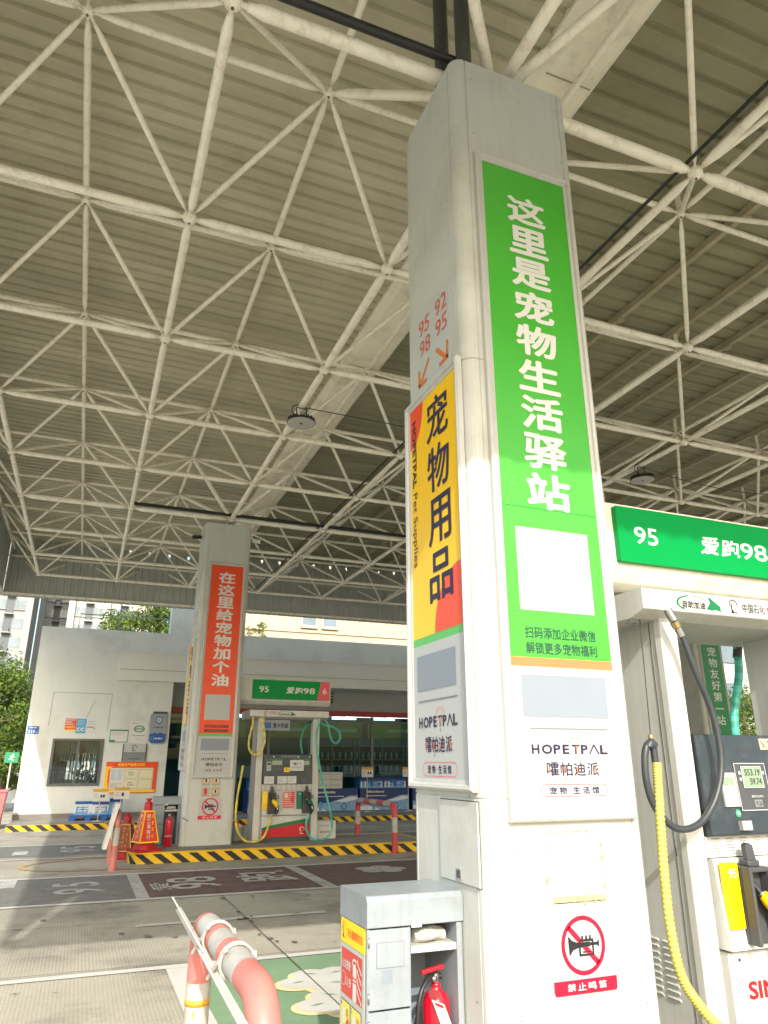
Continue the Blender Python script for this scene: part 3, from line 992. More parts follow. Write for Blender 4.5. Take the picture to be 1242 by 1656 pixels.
b = MB(); b.box(0.75, 14.5, WY - .10, WY - .002, 3.96, 4.80, 'panel_wall'); b.box(2.40, 14.5, WY - .002, 24.5, 3.96, 4.798, 'panel_wall')
b.box(.74, 14.52, WY - .125, WY - .101, 4.79, 4.83, 'panel_wall'); b.box(0.75, 14.5, WY - .104, WY - .101, 4.28, 4.29, 'seam')
b.build('sign_band', shop, SO)
b = MB(); b.box(2.40, 14.5, 24.40, 24.5, 3.28, 3.96, 'recess_grey'); b.build('lintel', shop, SO)
b = MB(); b.box(2.27, 14.5, 24.30, 24.398, 3.10, 3.279, 'dark_red'); b.build('red_strip', shop, SO)
fr = front(24.38)
b = MB()
for i, ch in enumerate('便利店'):
    x = 5.9 + i * .78
    b.text(fr, ch, x, x + .42, 3.53, 3.93, .012, 'ink', .015)
b.build('lettering', shop, SO)
b = MB(); b.box(-1.545, 2.41, WY - .014, WY, 0.141, 0.26, 'skirt'); b.build('skirting', shop, SO)
b = MB()
for x0, z0, x1, z1 in ((-.95, 3.55, .65, 3.545), (-.97, 2.6, -.95, 3.55), (.63, 2.5, .66, 3.55), (.2, 3.35, .02, 2.85)):
    b.line(front(WY), [(x0, z0), (x1, z1)], .012, .004, 'ink_grey')
b.build('surface_wiring', shop, SO)
# window
w = MB()
w.box(-.80, .59, WY - .03, WY + .08, 2.20, 2.26, 'alu_dark'); w.box(-.80, .59, WY - .03, WY + .08, .98, 1.05, 'alu_dark')
w.box(-.80, -.73, WY - .03, WY + .08, 1.05, 2.20, 'alu_dark'); w.box(.52, .59, WY - .03, WY + .08, 1.05, 2.20, 'alu_dark')
w.box(-.13, -.06, WY - .028, WY + .078, 1.05, 2.20, 'alu_dark')
win = w.build('window', shop, SO, .004)
b = MB(); b.box(-.73, .52, WY + .03, WY + .036, 1.05, 2.20, 'glass'); b.build('pane', win, SO)
b = MB()
for k in range(9):
    x = -.64 + k * .135
    b.tube([(x, WY + .12, 1.0), (x, WY + .12, 2.24)], .011, 'alu_dark', 6)
for z in (1.35, 1.85):
    b.box(-.74, .52, WY + .112, WY + .128, z, z + .025, 'alu_dark')
b.build('window_bars', win, SO)
b = MB()
for k in range(24):
    x = -.78 + k * .058
    b.tube([(x, WY + .3 + .02 * (k % 2), 1.62 + .02 * (k % 3)), (x + .01, WY + .3 + .02 * (k % 2), 2.3)], .03, 'curtain', 6)
b.build('curtain', win, SO)
b = MB(); b.box(-.78, 2.1, 24.0, 28.7, .1, .139, 'room_dark'); b.box(-.4, .5, 26.0, 26.6, .14, .95, 'room_dark'); b.build('office_floor', shop, SO)
b = MB()
for k in range(9):
    b.box(-.44 + k * .11, -.41 + k * .11, 28.7, 28.74, 1.05, 1.95, 'alu_dark')
for k in range(60):
    c = Vector((rnd.gauss(.15, .22), 26.3 + rnd.uniform(-.2, .2), 1.05 + abs(rnd.gauss(0, .18)))); b.add([c, c + Vector((.05, 0, .06)), c + Vector((.02, .02, .12)), c + Vector((-.04, 0, .05))], [(0, 1, 2, 3)], 'plant')
b.build('office_blind_and_plant', shop, SO)
# shopfront
gl = MB(); gl.box(2.5, 14.4, 24.54, 24.548, .16, 3.09, 'shop_glass'); shopfront = gl.build('shopfront_glazing', shop, SO)
b = MB()
for x in (2.45, 4.0, 5.7, 7.4, 9.36, 11.3, 13.2, 14.4):
    b.box(x - .05, x + .05, 24.50, 24.59, .14, 3.1, 'alu_dark')
b.box(2.5, 14.4, 24.505, 24.585, 2.90, 2.96, 'alu_dark')
b.build('mullions', shopfront, SO)
b = MB(); b.box(2.4, 14.5, 28.7, 28.79, .1, 3.4, 'shop_back'); b.box(2.4, 14.5, 24.6, 28.7, 3.25, 3.3, 'shelf_grey'); b.box(2.4, 14.5, 24.6, 28.7, .1, .139, 'room_dark'); b.box(14.4, 14.5, 24.6, 28.8, .14, 3.25, 'shop_back')
b.build('shop_interior', shop, SO)
b = MB()
for x in (4.5, 6.6, 8.7, 10.3, 12.2):
    for y in (25.4, 27.0):
        b.box(x, x + .95, y, y + .1, 3.16, 3.24, 'strip_light')
b.build('ceiling_lights', shop, SO)
b = MB()
for x0, x1 in ((3.0, 5.4), (5.9, 7.8), (8.0, 9.85), (10.1, 12.4)):
    b.box(x0, x1, 26.9, 27.0, 2.48, 3.02, 'yellow_reflection')
    b.box(x0 + .1, x0 + .6, 26.88, 26.898, 2.6, 2.9, 'p_green'); b.box(x0 + .8, x1 - .2, 26.88, 26.898, 2.7, 2.82, 'print_cream')
b.build('reflection_boards', shop, SO)  # yellowish reflection in the shop glass, put in as coloured boards
b = MB(); b.tube([(-.55, WY + .6, 5.45), (-.55, WY + .6, 6.0), (2.1, WY + .6, 6.0)], .018, 'ink_grey', 6); b.tube([(.62, WY + .5, 5.45), (.62, WY + .5, 9)], .022, 'ink_grey', 6); b.build('roof_rail', shop, SO)

# shelves and bottles in the shop
GB = 'shelf bottles behind the shop glass'
for si, x0 in enumerate((7.55, 9.5, 11.4)):
    t = thing('display_shelf', (x0 + .9, 26.4, .139), ('grey metal shelf rack behind shop glass, nearest the pump', 'middle grey metal shelf rack behind shop glass', 'grey metal shelf rack behind shop glass, farthest from the pump')[si], 'shelf', 'shop shelf racks')
    o = t.location.copy()
    for z in (1.25, 1.72, 2.2):
        b = MB(); b.box(x0, x0 + 1.8, 26.2, 26.6, z - .03, z, 'shelf_grey'); b.build('shelf_board', t, o)
    b = MB()
    for xx in (x0, x0 + .9, x0 + 1.77):
        b.box(xx, xx + .03, 26.2, 26.23, .139, 2.4, 'shelf_grey')
    b.box(x0, x0 + 1.8, 26.61, 26.63, .139, 2.4, 'shop_back'); b.build('upright', t, o)
for kind in (0, 1):
    b = MB(); b.lathe((0, 0, 0), [(.001, 0), (.045, 0), (.047, .16), (.02, .21), (.02, .26), (.001, .26)], ('bottle_a', 'bottle_b')[kind], 10)
    proto = b.build('bottle')
    me = proto.data
    bpy.data.objects.remove(proto)
    for k in range(32):
        z = (1.25, 1.72)[k // 16]
        x = 7.65 + (k % 16) * .225 + .03 * kind
        if kind and k % 3 == 0: continue
        o = bpy.data.objects.new('bottle', me); COL.objects.link(o)
        o.location = (x + .1 * kind, 26.28 + .13 * kind, z)
        tag(o, ('small pale bottle standing on a shelf behind the shop glass', 'small dark bottle standing on a shelf behind the shop glass')[kind], 'bottle', ('pale ', 'dark ')[kind] + GB)

# ================================================================ PILLARS
XL, XR, YF, YB = 1.85, 2.81, 3.31, 4.19
def round_rect(x0, x1, y0, y1, r, groove=0.0, n=7):
    """outline going round, with a small groove where each corner post meets the flat sheets"""
    pts = []
    for cx, cy, t in ((x1 - r, y0 + r, -90), (x1 - r, y1 - r, 0), (x0 + r, y1 - r, 90), (x0 + r, y0 + r, 180)):
        c0, s0 = math.cos(R(t)), math.sin(R(t))
        tx, ty = -s0, c0                       # travel direction at the start of the corner
        if groove:
            bx, by = cx + r * c0, cy + r * s0
            pts += [(bx - tx * .014, by - ty * .014), (bx - tx * .010 - c0 * groove, by - ty * .010 - s0 * groove), (bx - tx * .004 - c0 * groove, by - ty * .004 - s0 * groove), (bx, by)]
        for i in range(n + 1):
            a = R(t + 90 * i / n)
            pts.append((cx + r * math.cos(a), cy + r * math.sin(a)))
        if groove:
            c1, s1 = math.cos(R(t + 90)), math.sin(R(t + 90))
            tx, ty = -s1, c1
            bx, by = cx + r * c1, cy + r * s1
            pts += [(bx + tx * .004 - c1 * groove, by + ty * .004 - s1 * groove), (bx + tx * .010 - c1 * groove, by + ty * .010 - s1 * groove), (bx + tx * .014, by + ty * .014)]
    return pts

def hopetpal(b, fr, a0, a1, z0, z1, c, far=False):
    """the brand lettering block; a0..a1 width, z0..z1 height of the latin line"""
    w, h = a1 - a0, z1 - z0
    dk, rd, gn = 'p_purple', 'p_orange', 'p_strip_green'
    xs = [0, .125, .27, .385, .505, .62, .73, .87]
    ws = [.095, .13, .09, .085, .10, .09, .125, .10]
    for ch, x, q in zip('HOPETPAL', xs, ws):
        if ch == 'A':
            b.line(fr, [(a0 + w * x, z0), (a0 + w * (x + q / 2), z1), (a0 + w * (x + q), z0)], h * .17, c, dk)
        else:
            b.text(fr, ch, a0 + w * x, a0 + w * (x + q), z0, z1, c, dk, .035)
    tx = a0 + w * .555
    b.poly(fr, [(tx, z1 - h * .15), (tx + w * .028, z1 - h * .15), (tx + w * .004, z0 - h * .05)], c + .0008, rd)
    for ang in (-55, -20, 20, 55):
        s0, c0 = math.sin(R(ang)), math.cos(R(ang))
        b.line(fr, [(tx + s0 * h * .75, z1 - h * .1 + c0 * h * .6), (tx + s0 * h * 1.05, z1 - h * .1 + c0 * h * .95)], h * .11, c, rd)
    b.ring(fr, tx, z0 - h * .3, h * .08, h * .15, c, gn, 14)
    k0, k1 = a0 + w * .17, a0 + w * .85
    zc1, zc0 = z0 - h * .85, z0 - h * 2.25
    q = (k1 - k0) / 4
    for i, ch in enumerate('嚯帕迪派'):
        b.text(fr, ch, k0 + q * i, k0 + q * (i + .88), zc0, zc1, c, dk, .012)
    for i, (dx, sx) in enumerate(((.15, .9), (.25, .1), (.22, .05), (.55, 1.0))):
        b.poly(fr, [(k0 + q * (i + dx) - .002, zc1 - h * .55), (k0 + q * (i + dx) + h * .16, zc1 - h * .45), (k0 + q * (i + dx) + h * (.3 if i == 3 else .05), zc0 + h * .05)], c + .0008, rd)
    b.ring(fr, k0 + q * 1.33, zc0 - h * .25, h * .08, h * .15, c, gn, 14)
    o0, o1, oz1, oz0 = a0 + w * .085, a0 + w * .925, zc0 - h * .85, zc0 - h * 2.1
    r = (oz1 - oz0) / 2
    mz = (oz0 + oz1) / 2
    t = h * .05
    b.ring(fr, o0 + r, mz, r - t, r, c, 'brand_red', 16, R(90), R(270)); b.ring(fr, o1 - r, mz, r - t, r, c, 'brand_red', 16, R(-90), R(90))
    b.rect(fr, o0 + r, o1 - r, oz1 - t, oz1, c, 'brand_red'); b.rect(fr, o0 + r, o1 - r, oz0, oz0 + t, c, 'brand_red')
    p = o0 + r * 1.7
    cw = (o1 - r * 1.5 - p) / 5.35
    for ch in '宠物':
        b.text(fr, ch, p, p + cw * .74, mz - r * .58, mz + r * .58, c, dk, .022); p += cw
    b.disc(fr, p + cw * .1, mz, r * .11, c, 'ink_grey', 10); p += cw * .42
    for ch in '生活馆':
        b.text(fr, ch, p, p + cw * .74, mz - r * .58, mz + r * .58, c, dk, .022); p += cw

def aluframe(fr, a0, a1, b0, b1, t=.055, d=.042):
    m = MB()
    P = [(0, 0), (0, d * .75), (t * .22, d), (t * .5, d * .9), (t * .62, d * .62), (t, d * .52), (t, 0)]
    cs = [(a0, b0, 1, 1), (a1, b0, -1, 1), (a1, b1, -1, -1), (a0, b1, 1, -1)]
    k = len(P)
    vs = [fr.p(ca + sa * u, cb + sb * u, c) for ca, cb, sa, sb in cs for u, c in P]
    fs = [(i * k + j, ((i + 1) % 4) * k + j, ((i + 1) % 4) * k + j + 1, i * k + j + 1) for i in range(4) for j in range(k - 1)]
    return m.add(vs, fs, 'frame_white')

def no_horn(fr, a0, a1, b0, b1, parent, org):
    w, h = a1 - a0, b1 - b0
    ax, cz = (a0 + a1) / 2, b0 + h * .585
    m = MB()
    m.fbox(fr, a0, a1, b0, b1, .001, .006, 'gloss_white')
    pl = m.build('warning_plate', parent, org, .003)
    r = w * .355
    m = MB()
    m.prism(fr, [(a0 + .006, b0), (a1 - .006, b0), (a1, b0 + .012), (a1, b0 + h * .175), (a0, b0 + h * .175), (a0, b0 + .012)], .002, .0072, 'sign_red')
    q = w * .125
    for i, ch in enumerate('禁止鸣笛'):
        x = a0 + w * (.20 + .165 * i)
        m.text(fr, ch, x, x + q, b0 + h * .045, b0 + h * .135, .0085, 'letter_white', .01)
    m.ring(fr, ax, cz, r * .84, r, .0075, 'sign_red', 48)
    s = r * .9
    d = .7071
    m.poly(fr, [(ax - s * d - r * .07, cz + s * d - r * .07), (ax - s * d + r * .07, cz + s * d + r * .07), (ax + s * d + r * .07, cz - s * d + r * .07), (ax + s * d - r * .07, cz - s * d - r * .07)], .0075, 'sign_red')
    k = r
    m.poly(fr, [(ax - .68 * k, cz + .34 * k), (ax - .50 * k, cz + .18 * k), (ax - .26 * k, cz + .10 * k), (ax + .30 * k, cz + .10 * k), (ax + .30 * k, cz - .06 * k), (ax - .26 * k, cz - .08 * k), (ax - .48 * k, cz - .14 * k), (ax - .66 * k, cz - .34 * k)], .0085, 'ink')
    m.rect(fr, ax + .30 * k, ax + .62 * k, cz - .03 * k, cz + .07 * k, .0085, 'ink')
    m.poly(fr, [(ax + .62 * k, cz - .03 * k), (ax + .72 * k, cz - .12 * k), (ax + .72 * k, cz + .16 * k), (ax + .62 * k, cz + .07 * k)], .0085, 'ink')
    m.outline(fr, ax - .22 * k, ax + .46 * k, cz - .36 * k, cz + .20 * k, .075 * k, .0095, 'ink')
    for dx in (-.08, .10, .28):
        m.rect(fr, ax + dx * k, ax + (dx + .075) * k, cz + .12 * k, cz + .32 * k, .0098, 'ink')
    m.rect(fr, ax - .05 * k, ax + .33 * k, cz - .25 * k, cz - .20 * k, .0098, 'ink')
    m.build('lettering', pl, org)

def pillar(oy, ox, label, near, kind):
    root = thing('clad_pillar', (2.33 + ox, 3.75 + oy, 0.17), label, 'pillar', 'clad canopy pillars')
    org = (2.33, 3.75, 0.17)
    lo = round_rect(XL, XR, YF, YB, .085, .007)
    li = round_rect(XL + .006, XR - .006, YF + .006, YB - .006, .08, .007)
    b = MB()
    rings = []
    for z, L in ((.17, lo), (1.428, lo), (1.430, li), (1.436, li), (1.438, lo), (3.905, lo), (3.907, li), (3.911, li), (3.913, lo), (6.36, lo)):
        rings.append([Vector((x, y, z)) for x, y in L])
    n = len(lo)
    for a, c in zip(rings, rings[1:]):
        b.add(a + c, [(i, (i + 1) % n, (i + 1) % n + n, i + n) for i in range(n)], 'col_white', False)
    cap = [Vector((x, y, 6.36)) for x, y in lo]
    b.add(cap, [tuple(range(n))], 'seam')
    body = b.build('cladding', root, org)
    # soften the round corners only
    for p in body.data.polygons:
        p.use_smooth = False
    fr, fl_ = front(YF), left(XL)
    # ---- front poster
    aluframe(fr, 1.975, 2.735, 1.325, 5.515).build('poster_frame', root, org)
    A0, A1, B0, B1 = 2.025, 2.685, 1.375, 5.465
    b = MB()
    c = .018
    bg = {'green': 'p_green', 'orange': 'p_redorange', 'dark': 'p_dkgreen'}[kind]
    b.fbox(fr, A0, A1, 2.13, B1, .002, c, bg)
    b.fbox(fr, A0, A1, 2.082, 2.13, .002, c, 'p_orange' if kind == 'green' else 'p_strip_green')
    b.fbox(fr, A0, A1, B0, 2.082, .002, c, 'gloss_white')
    po = b.build('poster', root, org)
    b = MB()
    c += .002
    if kind == 'green':
        b.column_text(fr, '这里是宠物生活驿站', 2.205, 2.505, 5.245, .2545, .225, c, 'letter_white', .034)
        b.rect(fr, A0, A1, 2.981, 2.984, c, 'p_dkgreen')
    elif kind == 'orange':
        b.column_text(fr, '在这里给宠物加个油', 2.19, 2.53, 5.32, .258, .235, c, 'letter_white', .034)
    else:
        b.column_text(fr, '石化宠物友好第一站', 2.24, 2.53, 5.09, .292, .24, c, 'letter_white', .012)
    if kind != 'dark':
        b.rect(fr, 2.11, 2.597, 2.385, 2.86, c, 'gloss_white')
    tcol = 'p_text_dark' if kind != 'orange' else 'ink'
    b.text(fr, '扫码添加企业微信', 2.13, 2.59, 2.232, 2.297, c, tcol, .022)
    b.text(fr, '解锁更多宠物福利', 2.13, 2.59, 2.150, 2.214, c, tcol, .022)
    b.rect(fr, 2.09, 2.625, 1.825, 2.04, c, 'p_grey')
    b.rect(fr, 2.12, 2.61, 1.764, 1.772, c, 'ink_grey')
    hopetpal(b, fr, 2.125, 2.61, 1.643, 1.69, c)
    b.build('lettering', po, org)
    # ---- left poster
    if kind == 'dark':
        return root
    aluframe(fl_, -4.145, -3.365, 1.462, 3.94).build('poster_frame', root, org)
    b = MB()
    c = .018
    A0, A1 = -4.095, -3.415
    b.fbox(fl_, A0, A1, 2.315, 3.89, .002, c, 'p_yellow')
    b.fbox(fl_, A0, A1, 2.268, 2.315, .002, c, 'p_strip_green')
    b.fbox(fl_, A0, A1, 1.512, 2.268, .002, c, 'gloss_white')
    po = b.build('poster', root, org)
    b = MB()
    b.poly(fl_, [(A0, 3.89)] + [(A0 + .21 * math.cos(t), 3.89 - .30 * math.sin(t)) for t in [R(90 - 9 * i) for i in range(11)]], c + .0012, 'p_redorange')
    b.poly(fl_, [(A1, 2.315)] + [(A1 - .36 * math.cos(t), 2.315 + .36 * math.sin(t)) for t in [R(9 * i) for i in range(11)]], c + .0012, 'p_redorange')
    c += .0026
    for i, ch in enumerate('宠物用品'):
        z1 = 3.83 - i * .345
        b.text(fl_, ch, -3.83, -3.525, z1 - .30, z1, c, 'p_purple', .016)
    b.text(fl_, 'HOPETPAL', -4.055, -3.995, 3.31, 3.79, c, 'ink', .03, turn=True)
    b.text(fl_, 'Pet Supplies', -4.07, -3.99, 2.77, 3.27, c, 'ink', .0, turn=True)
    b.rect(fl_, -4.03, -3.53, 2.0, 2.205, c, 'p_grey')
    b.rect(fl_, -4.02, -3.52, 1.936, 1.944, c, 'ink_grey')
    hopetpal(b, fl_, -4.015, -3.51, 1.79, 1.85, c)
    b.build('lettering', po, org)
    # ---- fuel grade sticker and meter door on the left face
    b = MB(); b.fbox(fl_, -4.0, -3.49, 3.965, 4.60, .001, .004, 'p_sidegrey'); st = b.build('grade_sticker', root, org)
    b = MB()
    for t, a0, z0 in (('95', -3.95, 4.40), ('98', -3.94, 4.235), ('92', -3.69, 4.41), ('95', -3.69, 4.25)):
        b.text(fl_, t, a0, a0 + .165, z0, z0 + .125, .0055, 'p_sidered', .005)
    for sgn, ax in ((1, -3.62), (-1, -3.87)):
        b.line(fl_, [(ax - sgn * .07, 4.17), (ax + sgn * .075, 4.03)], .032, .0055, 'p_sideorange')
        b.line(fl_, [(ax + sgn * .09, 4.15), (ax + sgn * .085, 4.025)], .030, .006, 'p_sideorange')
        b.line(fl_, [(ax + sgn * .10, 4.03), (ax - sgn * .03, 4.03)], .030, .006, 'p_sideorange')
    b.build('lettering', st, org)
    if near:
        b = MB(); b.fbox(fl_, -3.79, -3.37, 1.035, 1.415, .002, .011, 'col_white')
        b.fbox(fl_, -3.795, -3.365, 1.03, 1.42, .0005, .002, 'seam'); dr = b.build('meter_door', root, org, .002)
        b = MB(); b.fbox(fl_, -3.605, -3.555, 1.045, 1.10, .0112, .016, 'chrome'); b.fbox(fl_, -3.597, -3.563, 1.055, 1.09, .0161, .0185, 'dark_grey'); b.build('latch', dr, org, .003)
        b = MB(); b.outline(fr, 2.18, 2.51, .955, 1.275, .004, .0012, 'flyash')
        for i in range(26):
            e = rnd.choice((0, 1, 2, 3)); t = rnd.random(); s = rnd.uniform(.004, .014)
            x, z = ((2.18 + .33 * t, .955), (2.18 + .33 * t, 1.275), (2.18, .955 + .32 * t), (2.51, .955 + .32 * t))[e]
            if rnd.random() < .25: s *= .6
            b.poly(fr, [(x + s * rnd.uniform(.5, 1.2) * math.cos(a), z + 1.8 * s * rnd.uniform(.4, 1) * math.sin(a)) for a in (0, .9, 1.9, 3, 4.1, 5.2)], .0018 + .0002 * i, 'flyash')
        b.fbox(fr, 2.205, 2.505, .955, .985, .0002, .0012, 'flyash')
        b.build('glue_marks', root, org)
        b = MB()
        for x, z in ((1.99, .50), (2.70, .50), (1.99, 1.20), (2.70, 1.20), (1.99, 5.7), (2.70, 5.7), (1.99, 6.2), (2.70, 6.2)):
            b.disc(fr, x, z, .006, .001, 'ink_grey', 10)
        for y, z in ((3.46, .55), (4.04, .55), (3.46, 1.44), (4.04, 5.2), (3.46, 5.2), (3.46, 6.2), (4.04, 6.2)):
            b.disc(fl_, -y, z, .006, .001, 'ink_grey', 10)
        b.build('screws', root, org)
        b = MB()
        for i in range(22):
            x, z = rnd.uniform(1.98, 2.72), rnd.uniform(.2, 1.3) ** 1.0
            L, a = rnd.uniform(.01, .06), rnd.uniform(-.4, .4)
            if 2.1 < x < 2.55 and .55 < z < 1.3: continue
            b.line(fr, [(x, z), (x + L * math.sin(a), z - L * math.cos(a))], rnd.uniform(.0012, .003), .0008, 'flyash')
        b.build('scuffs', root, org)
        no_horn(fr, 2.175, 2.53, .575, .915, root, org)
    else:
        b = MB()
        for i in range(2):
            for j in range(2):
                a0, z0 = 2.165 + i * .185, 1.0 + j * .19
                b.fbox(fr, a0, a0 + .165, z0, z0 + .17, .001, .005, 'pict')
        pl = b.build('pictogram_plates', root, org)
        b = MB()
        for i in range(2):
            for j in range(2):
                a0, z0 = 2.165 + i * .185, 1.0 + j * .19
                if (i, j) == (0, 0):
                    b.rect(fr, a0 + .055, a0 + .11, z0 + .04, z0 + .15, .0062, 'sign_red')
                else:
                    b.disc(fr, a0 + .083, z0 + .095, .055, .0062, 'print_cream', 20)
                    b.ring(fr, a0 + .083, z0 + .095, .046, .056, .0066, 'p_sidered', 20)
                    b.rect(fr, a0 + .065, a0 + .10, z0 + .065, z0 + .125, .007, 'ink')
                b.scribble(fr, a0 + .03, a0 + .14, z0 + .01, z0 + .03, 1, .0062, 'ink_grey')
        b.build('lettering', pl, org)
        no_horn(fr, 2.14, 2.57, .61, .985, root, org)
    for px, py in (((1.98, 3.72), (2.02, 3.45)) if near else ()):
        b = MB(); b.tube([(px, py, 6.30), (px, py, 7.55)], .058, 'pipe_dark', 14); b.build('downpipe', root, org)
    return root

pillar(0, 0, 'near white pillar with a green pet-service poster and a yellow side poster', True, 'green')
pillar(OY, 0, 'far white pillar with an orange pet-service poster, beside traffic cones', False, 'orange')
pillar(OY, 12.80, 'distant white pillar with a dark green poster, seen through the near pump', False, 'dark')

# ================================================================ FUEL PUMPS
def emblem(b, fr, a, z, h, c, m='ink', m2='ink'):
    b.ring(fr, a + h * .38, z + h * .58, h * .33, h * .40, c, m, 20, R(-15), R(195))
    b.poly(fr, [(a + h * .10, z + .02 * h), (a + h * .36, z + .02 * h), (a + h * .32, z + h * .18), (a + h * .24, z + h * .3), (a + h * .24, z + h * .9), (a + h * .14, z + h * .55), (a + h * .16, z + h * .2)], c, m2)
    b.rect(fr, a + h * .12, a + h * .72, z, z + h * .07, c, m)
    b.line(fr, [(a + h * .42, z + h * .45), (a + h * .60, z + h * .45)], h * .04, c, m)

def self_service(b, fr, a, z, w, h, c):
    b.text(fr, '自助加油', a + w * .13, a + w * .64, z + h * .12, z + h * .62, c, 'ink', .02, .12)
    b.ring(fr, a + w * .34, z + h * .45, w * .29, w * .335, c, 'swoosh_green', 26, R(100), R(235), ky=.42)
    b.ring(fr, a + w * .40, z + h * .45, w * .29, w * .31, c, 'swoosh_green', 18, R(35), R(95), ky=.44)
    b.poly(fr, [(a + w * .72, z + h * .95), (a + w * .76, z + h * .95), (a + w * .98, z + h * .40), (a + w * .98, z + h * .05), (a + w * .88, z + h * .18), (a + w * .80, z + h * .10), (a + w * .66, z + h * .16), (a + w * .76, z + h * .62)], c, 'swoosh_green')

def nozzle(root, org, bx, plate, body, num, near, hosem):
    fr = front(3.395)
    b = MB()
    b.prism(fr, [(plate, .75), (plate + .10, .75), (plate + .10, 1.075), (plate, 1.075)], -.02, .012, 'tag_yellow' if body == 'noz_yellow' else 'tag_green')
    pl = b.build('grade_plate', root, org, .003)
    b = MB()
    if body == 'noz_yellow':
        b.text(fr, '95', plate + .03, plate + .085, 1.0, 1.045, .0135, 'letter_white', .0)
        b.rect(fr, plate, plate + .10, .75, .86, .0126, 'p_yellow')
    else:
        b.text(fr, '98', plate + .03, plate + .075, 1.005, 1.04, .0135, 'letter_white', .0)
    b.build('lettering', pl, org)
    b = MB()                                           # the boot: a dark tray with raised sides
    b.fbox(fr, bx, bx + .155, .67, 1.055, -.06, .02, 'dark_grey')
    b.fbox(fr, bx, bx + .022, .67, 1.055, .02, .085, 'dark_grey'); b.fbox(fr, bx + .133, bx + .155, .72, 1.055, .02, .085, 'dark_grey')
    b.fbox(fr, bx + .022, bx + .133, 1.03, 1.055, .02, .085, 'dark_grey')
    b.fbox(fr, bx + .035, bx + .12, 1.055, 1.085, -.02, .05, 'dark_grey')
    b.prism(fr, [(bx + .055, 1.08), (bx + .12, 1.075), (bx + .105, 1.16), (bx + .075, 1.175), (bx + .05, 1.16)], .0, .03, 'dark_grey')
    boot = b.build('nozzle_boot', root, org, .006)
    P = lambda a, z, c: fr.p(bx + a, z, c)
    b = MB()
    b.tube([P(.05, .99, .03), P(.065, .955, .045), P(.085, .92, .06)], [.013, .013, .016], 'black', 12)
    b.tube([P(.082, .926, .058), P(.088, .915, .062)], .02, 'chrome', 12)
    b.tube(smooth_path([P(.088, .915, .062), P(.115, .885, .085), P(.15, .845, .10), P(.165, .80, .10)], 4), [.026, .03, .036, .04, .043, .044, .044, .043, .042, .040, .037, .035, .03], body, 14)
    b.tube(smooth_path([P(.165, .81, .10), P(.165, .74, .095), P(.15, .66, .09)], 4), [.03] * 5 + [.026] * 4, 'black', 12)
    b.tube(smooth_path([P(.155, .855, .125), P(.185, .80, .15), P(.185, .72, .14), P(.16, .68, .11)], 5), .008, 'black', 8)
    b.tube([P(.165, .83, .12), P(.175, .75, .13)], .007, 'chrome', 8)
    b.build('nozzle', root, org)
    b = MB(); b.fbox(fr, bx + .157, bx + .225, .935, 1.0, .002, .006, 'ink'); tg = b.build('number_tag', root, org)
    b = MB(); b.text(fr, num, bx + .170, bx + .214, .945, .988, .0072, 'letter_white', .01); b.build('lettering', tg, org)

